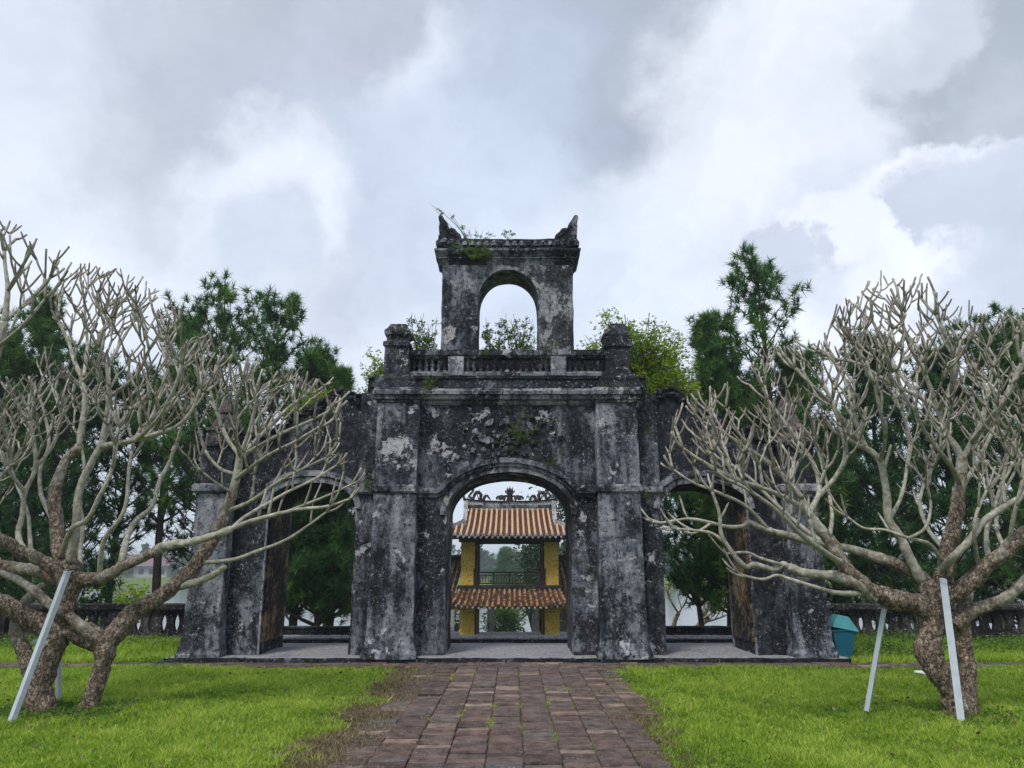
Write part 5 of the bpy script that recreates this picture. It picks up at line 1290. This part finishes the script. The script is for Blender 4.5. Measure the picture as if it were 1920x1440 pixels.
def leaves(C, rng, size=.035, asp=.42, flat=.5):
    """one diamond leaf (4 corners) per centre"""
    K = len(C); d = rng.normal(size=(K, 3)); d[:, 2] = d[:, 2] * flat + .15; d /= np.linalg.norm(d, axis=1)[:, None]
    s = np.cross(d, rng.normal(size=(K, 3))); s /= np.linalg.norm(s, axis=1)[:, None] + 1e-9
    l = size * rng.uniform(.6, 1.35, (K, 1)); w = s * l * asp; m = C + d * l
    V = np.stack([C, m - w, C + d * l * 2, m + w], 1).reshape(-1, 3); return V
def bush(name, label, cat, base, branches, rng_seed, mat, nleaf, size, spread, group=None, stem_r=.012, leaf_from=.3, asp=.5, hub=None):
    """branches: end points in the place; leaves cluster round the outer part of every stem"""
    rng = np.random.default_rng(rng_seed); rr = random.Random(rng_seed); t = thing(name, label, cat, tuple(base), group)
    mb = MB(); C = []; base = np.array(base, float)
    if hub is not None:
        hub = np.array(hub, float); tube(mb, [base, (base + hub) / 2 + np.array([.05, .03, 0]), hub], [stem_r * 2.6, stem_r * 2.2, stem_r * 1.6], 8); base = hub
    for e in branches:
        e = np.array(e, float); mid = (base + e) / 2 + np.array([rr.gauss(0, .08), rr.gauss(0, .08), rr.uniform(0, .1)]) * np.linalg.norm(e - base)
        pts = [(1 - u) ** 2 * base + 2 * u * (1 - u) * mid + u * u * e for u in np.linspace(0, 1, 8)]; tube(mb, pts, list(np.linspace(stem_r, stem_r * .3, 8)), 5)
        ncl = max(3, int(nleaf / len(branches) / 9))
        for k in range(ncl):
            u = leaf_from + (1 - leaf_from) * rr.random() ** .8; i = min(7, int(u * 7)); p = pts[i]; d = np.array([rr.gauss(0, 1), rr.gauss(0, 1), rr.gauss(.3, .8)]); d /= np.linalg.norm(d)
            q = p + d * spread * rr.random() ** .6
            if rr.random() < .5: tube(mb, [p, q], [stem_r * .3, stem_r * .15], 3)
            C.append(q + rng.normal(size=(9, 3)) * spread * .16)
    C = np.concatenate(C); V = leaves(C, rng, size, asp)
    build('stems', mb, M['stem'], t); tt = np.repeat(np.clip(rng.normal(.5, .2, len(C)), 0, 1), 4)
    build_tris('foliage', V, M[mat], t, 'tint', tt, nv=4)
    return t
def WP(pts, Y, dy=0.0, seed=0):
    r = random.Random(seed); return [W(x, y, Y + r.uniform(-dy, dy)) for x, y in pts]
# yellow-green tree standing behind the right shoulder of the gate
rr = random.Random(5); ends = []
for k in range(150):
    x = rr.uniform(1085, 1315); y0 = np.interp(x, [1085, 1100, 1130, 1160, 1200, 1260, 1290, 1315], [640, 600, 572, 580, 578, 600, 650, 690])
    y = rr.uniform(y0, min(y0 + 170, 750)); ends.append(W(x, y, 17.3 + rr.uniform(-1.0, 1.0)))
base = W(1195, 900, 17.4); 
bush('leafy_tree', 'bright yellow-green leafy tree rising behind the right corner post of the gate', 'tree', (base[0], 17.4, -.1), ends, 4, 'leaf_y', 26000, .038, .30, stem_r=.02, leaf_from=.35, hub=W(1205, 745, 17.4))
rr = random.Random(6)
bush('leafy_tree', 'sparse pale green leafy tree behind the left corner post of the gate', 'tree', (W(700, 900, 17.0)[0], 17.0, -.1), [W(rr.uniform(672, 740), rr.uniform(655, 745), 17 + rr.uniform(-.4, .4)) for _ in range(16)] + [W(684, 684, 17)], 5, 'leaf_y', 2600, .032, .22, stem_r=.014, leaf_from=.35, hub=W(705, 760, 17.0))
rr = random.Random(61)
bush('leafy_tree', 'low yellow-green leafy tree showing over the left wing of the gate', 'tree', (W(688, 900, 18.0)[0], 18.0, -.5), [W(rr.uniform(520, 668), rr.uniform(735, 800), 18 + rr.uniform(-.4, .4)) for _ in range(22)], 51, 'leaf_y', 4200, .034, .28, stem_r=.02, leaf_from=.35, hub=W(674, 775, 18.0))
DK = 5.06
rr = random.Random(7)
bush('shrub', 'leafy shrub growing on the gate deck left of the tower', 'shrub', W(800, 672, 14.35)[:1] + (14.35, DK), [W(rr.uniform(768, 830), rr.uniform(582, 655), 14.4 + rr.uniform(-.2, .1)) for _ in range(16)], 8, 'leaf_g', 1500, .026, .13, leaf_from=.5)
bush('shrub', 'leafy shrub inside the tower arch, nearer its left jamb', 'shrub', W(932, 672, 14.75)[:1] + (14.95, DK), [W(rr.uniform(905, 955), rr.uniform(592, 655), 14.95 + rr.uniform(-.25, .3)) for _ in range(15)], 9, 'leaf_g', 1500, .026, .12, leaf_from=.5)
bush('shrub', 'leafy shrub inside the tower arch, filling its right half', 'shrub', W(978, 672, 15.2)[:1] + (15.1, DK), [W(rr.uniform(945, 1010), rr.uniform(588, 655), 15.1 + rr.uniform(-.25, .3)) for _ in range(20)], 10, 'leaf_g', 2300, .026, .13, leaf_from=.4)
bush('shrub', 'small green clump at the foot of the tower right pier', 'shrub', W(1025, 655, 14.4)[:1] + (14.42, DK), [W(rr.uniform(1000, 1050), rr.uniform(620, 655), 14.42 + rr.uniform(-.06, .05)) for _ in range(7)], 12, 'leaf_g', 300, .022, .07, leaf_from=.3)
# plants rooted in the tower roof
YR = 14.5
bush('roof_plant', 'thin plant with pale stems sprouting from the left half of the tower roof', 'plant', W(892, 478, YR), [W(x, y, YR + rr.uniform(-.05, .2)) for x, y in ((815, 392), (808, 384), (850, 408), (842, 400), (880, 430), (892, 425), (905, 432), (918, 438), (925, 436), (870, 440), (886, 450), (860, 425))], 13, 'leaf_g', 420, .020, .07, leaf_from=.65, stem_r=.010)
bush('roof_plant', 'tiny plant on the ridge of the tower roof near its middle', 'plant', W(952, 450, 14.9), [W(x, y, 14.9) for x, y in ((946, 430), (958, 432), (966, 438), (940, 438))], 14, 'leaf_g', 90, .020, .05, leaf_from=.5, stem_r=.007)
bush('roof_plant', 'dark leafy mat spreading over the left eave of the tower roof', 'plant', W(880, 480, 14.38), [W(rr.uniform(822, 925), rr.uniform(448, 492), 14.36 + rr.uniform(-.05, .05)) for _ in range(16)], 15, 'leaf_g', 900, .020, .08, leaf_from=.2, stem_r=.006)
bush('wall_weed', 'green weeds hanging from the cornice between the left corner post and the balusters', 'plant', W(800, 728, 13.86), [W(rr.uniform(782, 845), rr.uniform(690, 732), 13.86) for _ in range(9)], 16, 'leaf_g', 380, .018, .06, leaf_from=.2, stem_r=.004)
bush('wall_weed', 'mossy weeds rooted in the stucco relief over the main arch', 'plant', W(965, 810, 13.96), [W(rr.uniform(925, 1050), rr.uniform(765, 850), 13.94) for _ in range(18)], 17, 'leaf_g', 900, .015, .07, leaf_from=.1, stem_r=.003)
bush('wall_weed', 'small green tuft at the string course on the left side of the left pilaster', 'plant', W(695, 915, 13.9), [W(rr.uniform(680, 706), rr.uniform(895, 925), 13.86) for _ in range(5)], 18, 'leaf_g', 120, .018, .05, leaf_from=.2, stem_r=.004)
bush('wall_weed', 'small green tuft under the string course right of the right pilaster', 'plant', W(1205, 925, 13.9), [W(rr.uniform(1190, 1220), rr.uniform(920, 940), 13.86) for _ in range(5)], 19, 'leaf_g', 110, .018, .05, leaf_from=.2, stem_r=.004)

# low weeds along the fences and round the trunks
def weeds(name, label, xs, Ys, n, h, seed, mat='leaf_g', size=.03):
    rng = np.random.default_rng(seed); X = rng.uniform(*xs, n); Y = rng.uniform(*Ys, n); hh = h * rng.uniform(.2, 1, n) * (.5 + .5 * np.clip(fbm(np.stack([X, Y, X * 0], 1), 2.2, 3) * 2 + .6, 0, 1.4))
    C = np.stack([X, Y, gz(X, Y) + hh * rng.random(n)], 1); V = leaves(C, rng, size, .5)
    o = build_tris(name, V, M[mat], None, 'tint', np.repeat(np.clip(rng.normal(.5, .2, n), 0, 1), 4), nv=4, kind='stuff'); o['label'] = label; return o
weeds('ground_weeds', 'low leafy weeds along the foot of the left balustrade', (-11, -5.2), (15.2, 16.3), 9000, .22, 3)
weeds('ground_weeds', 'low leafy weeds beside the litter bin and along the right balustrade', (5.95, 11.5), (14.6, 16.3), 12000, .26, 4)
weeds('ground_weeds', 'leafy weeds beside the bin', (5.95, 7.3), (14.1, 15.2), 3500, .30, 5)
weeds('trunk_weeds', 'green weeds round the foot of the left trunks', (-5.75, -4.35), (8.9, 9.7), 2600, .12, 6, size=.022)
weeds('trunk_weeds', 'green weeds round the foot of the right trunk', (4.6, 5.4), (8.5, 9.4), 900, .08, 7, size=.02)
weeds('platform_weeds', 'sparse weeds along the foot of the left end pier', (-6.2, -5.3), (13.5, 13.75), 380, .12, 8, size=.02)

# grove beyond the gate and across the river
def round_tree(name, label, x, y, Y, w, h, seed, mat, nleaf, size, group, wood=True):
    rng = np.random.default_rng(seed); top = W(x, y, Y); z0 = float(gz(top[0], Y)); H = top[2] - z0; rr = random.Random(seed)
    t = thing(name, label, 'tree', (top[0], Y, z0), group); cl = []
    ncl = 26
    for k in range(ncl):
        u = rng.random(); a = rng.random() * 6.28; r = w * math.sqrt(rng.random()) * math.sqrt(max(.05, 1 - (2 * u - 1) ** 2 * .8)); cl.append((top[0] + r * math.cos(a), Y + r * math.sin(a), top[2] - h + h * u * .9))
    mb = MB(); 
    for c in cl: tube(mb, [(top[0], Y, z0), (top[0] + (c[0] - top[0]) * .25, Y, z0 + H * .35), c], [.05 * H * .4, .03 * H * .4, .01 * H * .3], 5)
    build('trunk', mb, M['pine_bark'], t)
    cl = np.array(cl); i = rng.integers(0, ncl, nleaf); C = cl[i] + rng.normal(size=(nleaf, 3)) * np.array([w, w, h * .5]) * .21
    build_tris('crown', leaves(C, rng, size, .6), M[mat], t, 'tint', np.repeat(np.clip(rng.normal(.5, .2, nleaf), 0, 1), 4), nv=4)
round_tree('leafy_tree', 'round green tree between the two front columns under the pavilion', 945, 1133, 40.5, 1.0, 1.9, 3, 'leaf_g', 3500, .07, 'riverside trees')
round_tree('leafy_tree', 'dark green tree seen at the right of the upper pavilion window', 1010, 1028, 47, 1.6, 3.6, 4, 'leaf_far', 4500, .10, 'riverside trees')
round_tree('leafy_tree', 'tall tree behind the right dragon of the pavilion ridge', 1042, 922, 46, 2.2, 6.5, 5, 'leaf_far', 7000, .10, 'riverside trees')
round_tree('leafy_tree', 'shrubby tree left of the pavilion piers', 842, 1120, 42, .8, 1.6, 6, 'leaf_far', 1800, .08, 'riverside trees')
round_tree('leafy_tree', 'small green tree showing under the fence line behind the left trunks', 215, 1085, 30, 1.3, 1.8, 7, 'leaf_y', 2600, .07, 'riverside trees')
far_V = []; far_t = []; rng = np.random.default_rng(99); 
for k in range(190):
    x = rng.uniform(-260, 260); Y = rng.uniform(238, 300); hgt = rng.uniform(4.5, 8.5) * (1.3 if rng.random() < .12 else 1); z0 = float(gz(x, Y)); w = rng.uniform(2.5, 5.5); n = 260
    con = rng.random() < .18
    u = rng.random(n) ** .8; rad_ = w * (.35 * (1 - u) if con else np.sqrt(np.clip(1 - (2 * u - 1) ** 2, .05, 1))) * np.sqrt(rng.random(n)); a = rng.random(n) * 6.28
    C = np.stack([x + rad_ * np.cos(a), Y + rad_ * np.sin(a), z0 + hgt * u * (1.25 if con else 1)], 1) + rng.normal(size=(n, 3)) * .25
    far_V.append(leaves(C, rng, .72, .7)); far_t.append(np.repeat(np.clip(rng.normal(rng.uniform(.25, .7), .12, n), 0, 1), 4))
o = build_tris('far_trees', np.concatenate(far_V), M['leaf_far'], None, 'tint', np.concatenate(far_t), nv=4, kind='stuff')
o['label'] = 'hazy line of trees on the far river bank'
# conifer standing out in the hazy view through the upper pavilion window
pine(947, 1030, 120, 2.4, 1.5, 60, 1.0, 'hazy conical conifer in the middle of the upper pavilion window', L=.9, nw=.09, N=14, tip=.1, mat='needle')

# small frangipani shrubs beyond the side arches, with leaves
def small_frangi(label, Yt, env, trunk, limbs, seed, leafsize=.09, nl=7):
    t, g = frangipani('frangipani_shrub', label, Yt, env, trunk, limbs, seed, (0, 0), maxd=1.6, L0=.26, twigmul=1.0)
    z0 = float(gz(0, Yt)); rng = np.random.default_rng(seed); C = []; 
    for p, d in g.tips: C.append(np.repeat(p[None], nl, 0) + rng.normal(size=(nl, 3)) * .05)
    C = np.concatenate(C); build_tris('foliage', leaves(C, rng, leafsize, .3), M['leaf_g'], t, 'tint', np.repeat(np.clip(rng.normal(.55, .2, len(C)), 0, 1), 4), nv=4)
E1 = [(1225, 1170), (1232, 1120), (1262, 1092), (1310, 1085), (1365, 1100), (1385, 1130), (1375, 1170), (1310, 1180)]
small_frangi('dark small frangipani with thin leaves beyond the right side arch', 27, E1, [([(1300, 1230, 0), (1308, 1180, 0), (1325, 1160, 0), (1318, 1148, 0)], [.14, .11, .09, .08]), ([(1268, 1230, .3), (1262, 1180, .3), (1272, 1150, .3)], [.10, .08, .06])],
             [([(1318, 1160, 0), (1340, 1145, -.3), (1355, 1130, -.4)], .05, .03, 3, .1), ([(1318, 1155, 0), (1310, 1130, .3), (1300, 1115, .3)], .05, .03, 3, .1), ([(1320, 1160, 0), (1330, 1130, 0), (1335, 1112, 0)], .05, .03, 3, .1), ([(1272, 1150, .3), (1260, 1130, 0), (1255, 1118, 0)], .05, .03, 3, .1), ([(1272, 1150, .3), (1285, 1130, 0), (1290, 1115, 0)], .05, .03, 3, .1), ([(1310, 1170, 0), (1345, 1160, .3), (1370, 1150, .4)], .04, .03, 2, .1)], 31)
E2 = [(520, 1180), (520, 1090), (560, 1060), (620, 1060), (670, 1090), (670, 1180)]
small_frangi('dark branching small frangipani beyond the left side arch', 27, E2, [([(590, 1230, 0), (612, 1180, 0), (605, 1150, 0)], [.15, .12, .09]), ([(560, 1230, .3), (548, 1180, .3), (560, 1145, .3)], [.12, .09, .07])],
             [([(605, 1150, 0), (620, 1120, -.2), (640, 1100, -.2)], .06, .03, 3, .1), ([(605, 1150, 0), (590, 1125, .3), (580, 1105, .3)], .06, .03, 3, .1), ([(560, 1145, .3), (545, 1120, 0), (540, 1100, 0)], .06, .03, 3, .1), ([(610, 1165, 0), (640, 1150, 0), (655, 1130, 0)], .05, .03, 3, .1), ([(548, 1170, .3), (535, 1150, 0), (530, 1130, 0)], .05, .03, 2, .1)], 33, .11, 9)

# ------------------------------------------------------------------ lawn
def lawn(name, label, n, xr, yr, seed, h=(.022, .055), w=.0056, mat='grass', keep=None):
    rng = np.random.default_rng(seed)
    Y = rng.uniform(yr[0] ** .5, yr[1] ** .5, n) ** 2 if yr[0] > 0 else rng.uniform(*yr, n); X = rng.uniform(*xr, n)
    X = X * np.where(np.abs(xr[0]) > 6, 1, 1); P0 = np.stack([X, Y, X * 0], 1)
    m = keep(X, Y, P0, rng); X, Y, P0 = X[m], Y[m], P0[m]; n = len(X); patch = fbm(P0, 1.1, 4); tuft = fbm(P0, 9, 3)
    H = rng.uniform(*h, n) * (1 + .5 * patch + .9 * tuft).clip(.3, 3); a = rng.random(n) * 6.28; ln = rng.uniform(.2, 1.5, n) * H; la = rng.random(n) * 6.28
    b = np.stack([X, Y, gz(X, Y) - .004], 1); s = np.stack([np.cos(a), np.sin(a), a * 0], 1) * (w * rng.uniform(.6, 1.3, n) * (1 + .04 * Y))[:, None]
    tip = b + np.stack([ln * np.cos(la), ln * np.sin(la), H], 1)
    V = np.stack([b - s, b + s, tip], 1).reshape(-1, 3)
    tt = np.repeat(np.clip(.54 + .34 * patch + .35 * tuft + rng.normal(0, .27, n), 0, 1), 3)
    o = build_tris(name, V, M[mat], None, 'tint', tt, kind='stuff'); o['label'] = label
def kp(side):
    def f(X, Y, P0, rng):
        d = np.abs(X + .08 + .16 * np.clip((10 - Y) / 3, 0, 1)) + .5 * fbm(P0, 1.3, 4) + .3 * fbm(P0, 5, 2)
        k = np.clip((d - 1.58) / .38, 0, 1) ** 1.5 * np.clip(.62 + 1.1 * fbm(P0, .9, 4, .6, 3) + .5, .25, 1)
        return rng.random(len(X)) < k
    return f
lawn('left_lawn_grass', 'bright short grass of the left lawn', 345000, (-9.0, -1.2), (5.6, 13.12), 1, keep=kp(-1))
lawn('right_lawn_grass', 'bright short grass of the right lawn', 345000, (1.1, 9.0), (5.6, 13.12), 2, keep=kp(1))
lawn('back_grass', 'grass strip between the cross path and the left balustrade', 52000, (-12, -5.6), (13.7, 16.4), 3, h=(.05, .12), w=.006, keep=lambda X, Y, P0, rng: rng.random(len(X)) < .9)
lawn('back_grass', 'grass strip between the cross path and the right balustrade', 52000, (5.75, 12), (13.7, 16.4), 4, h=(.05, .12), w=.006, keep=lambda X, Y, P0, rng: rng.random(len(X)) < .9)
def kd(X, Y, P0, rng):
    d = np.abs(X + .2); e = np.exp(-((d - 1.54) / .32) ** 2) * np.clip(.8 + 1.4 * fbm(P0, 2.2, 4, .6, 9), 0, 1) + .10 * (fbm(P0, 1.1, 4, .6, 5) > .18) + .015
    return rng.random(len(X)) < e
lawn('dry_grass', 'dry straw-coloured grass along the edges of the brick path', 420000, (-6.0, 6.0), (5.6, 13.1), 5, h=(.015, .04), w=.0055, mat='straw', keep=kd)
def kj(X, Y, P0, rng):
    js = np.array(joints); d = np.abs(X[:, None] - js[None]).min(1); return (d < .022) & (fbm(P0, 1.1, 4, .6, 12) > .30) & (rng.random(len(X)) < .8)
lawn('joint_weeds', 'little green weeds growing in the joints of the brick path', 500000, (-1.9, 1.5), (5.6, 13.0), 6, h=(.012, .035), w=.004, keep=kj)

rng = np.random.default_rng(44); n = 900; X = np.where(rng.random(n) < .5, rng.uniform(-7.5, -1.3, n), rng.uniform(1.2, 7.5, n)); Y = rng.uniform(5.8, 13, n)
near_t = rng.random(n) < .35; X = np.where(near_t, np.where(X < 0, -5.1, 5.0) + rng.normal(0, .7, n), X); Y = np.where(near_t, 9.2 + rng.normal(0, .7, n), Y)
C = np.stack([X, Y, .03 + .015 * rng.random(n)], 1); V = leaves(C, rng, .022, .6, .15)
o = build_tris('fallen_leaves', V, M['straw'], None, 'tint', np.repeat(np.clip(rng.normal(.35, .3, n), 0, 1), 4), nv=4, kind='stuff'); o['label'] = 'small dry leaves scattered over the lawns'

# ------------------------------------------------------------------ air
hm = bpy.data.materials.new('haze_air'); hm.use_nodes = True; ht = NT(hm.node_tree); ht.n.clear()
hv = ht.new('ShaderNodeVolumePrincipled'); hv.inputs['Color'].default_value = (.80, .88, .96, 1); hv.inputs['Density'].default_value = HAZE; hv.inputs['Anisotropy'].default_value = .2
hout = ht.new('ShaderNodeOutputMaterial'); ht.l.new(hv.outputs[0], hout.inputs['Volume'])
if HAZE > 0:
    mb = MB(); box(mb, -3100, 3100, -310, 4600, -7.5, 24)
    o = build('haze', mb, hm, kind='stuff')
print('objects', len(bpy.data.objects))
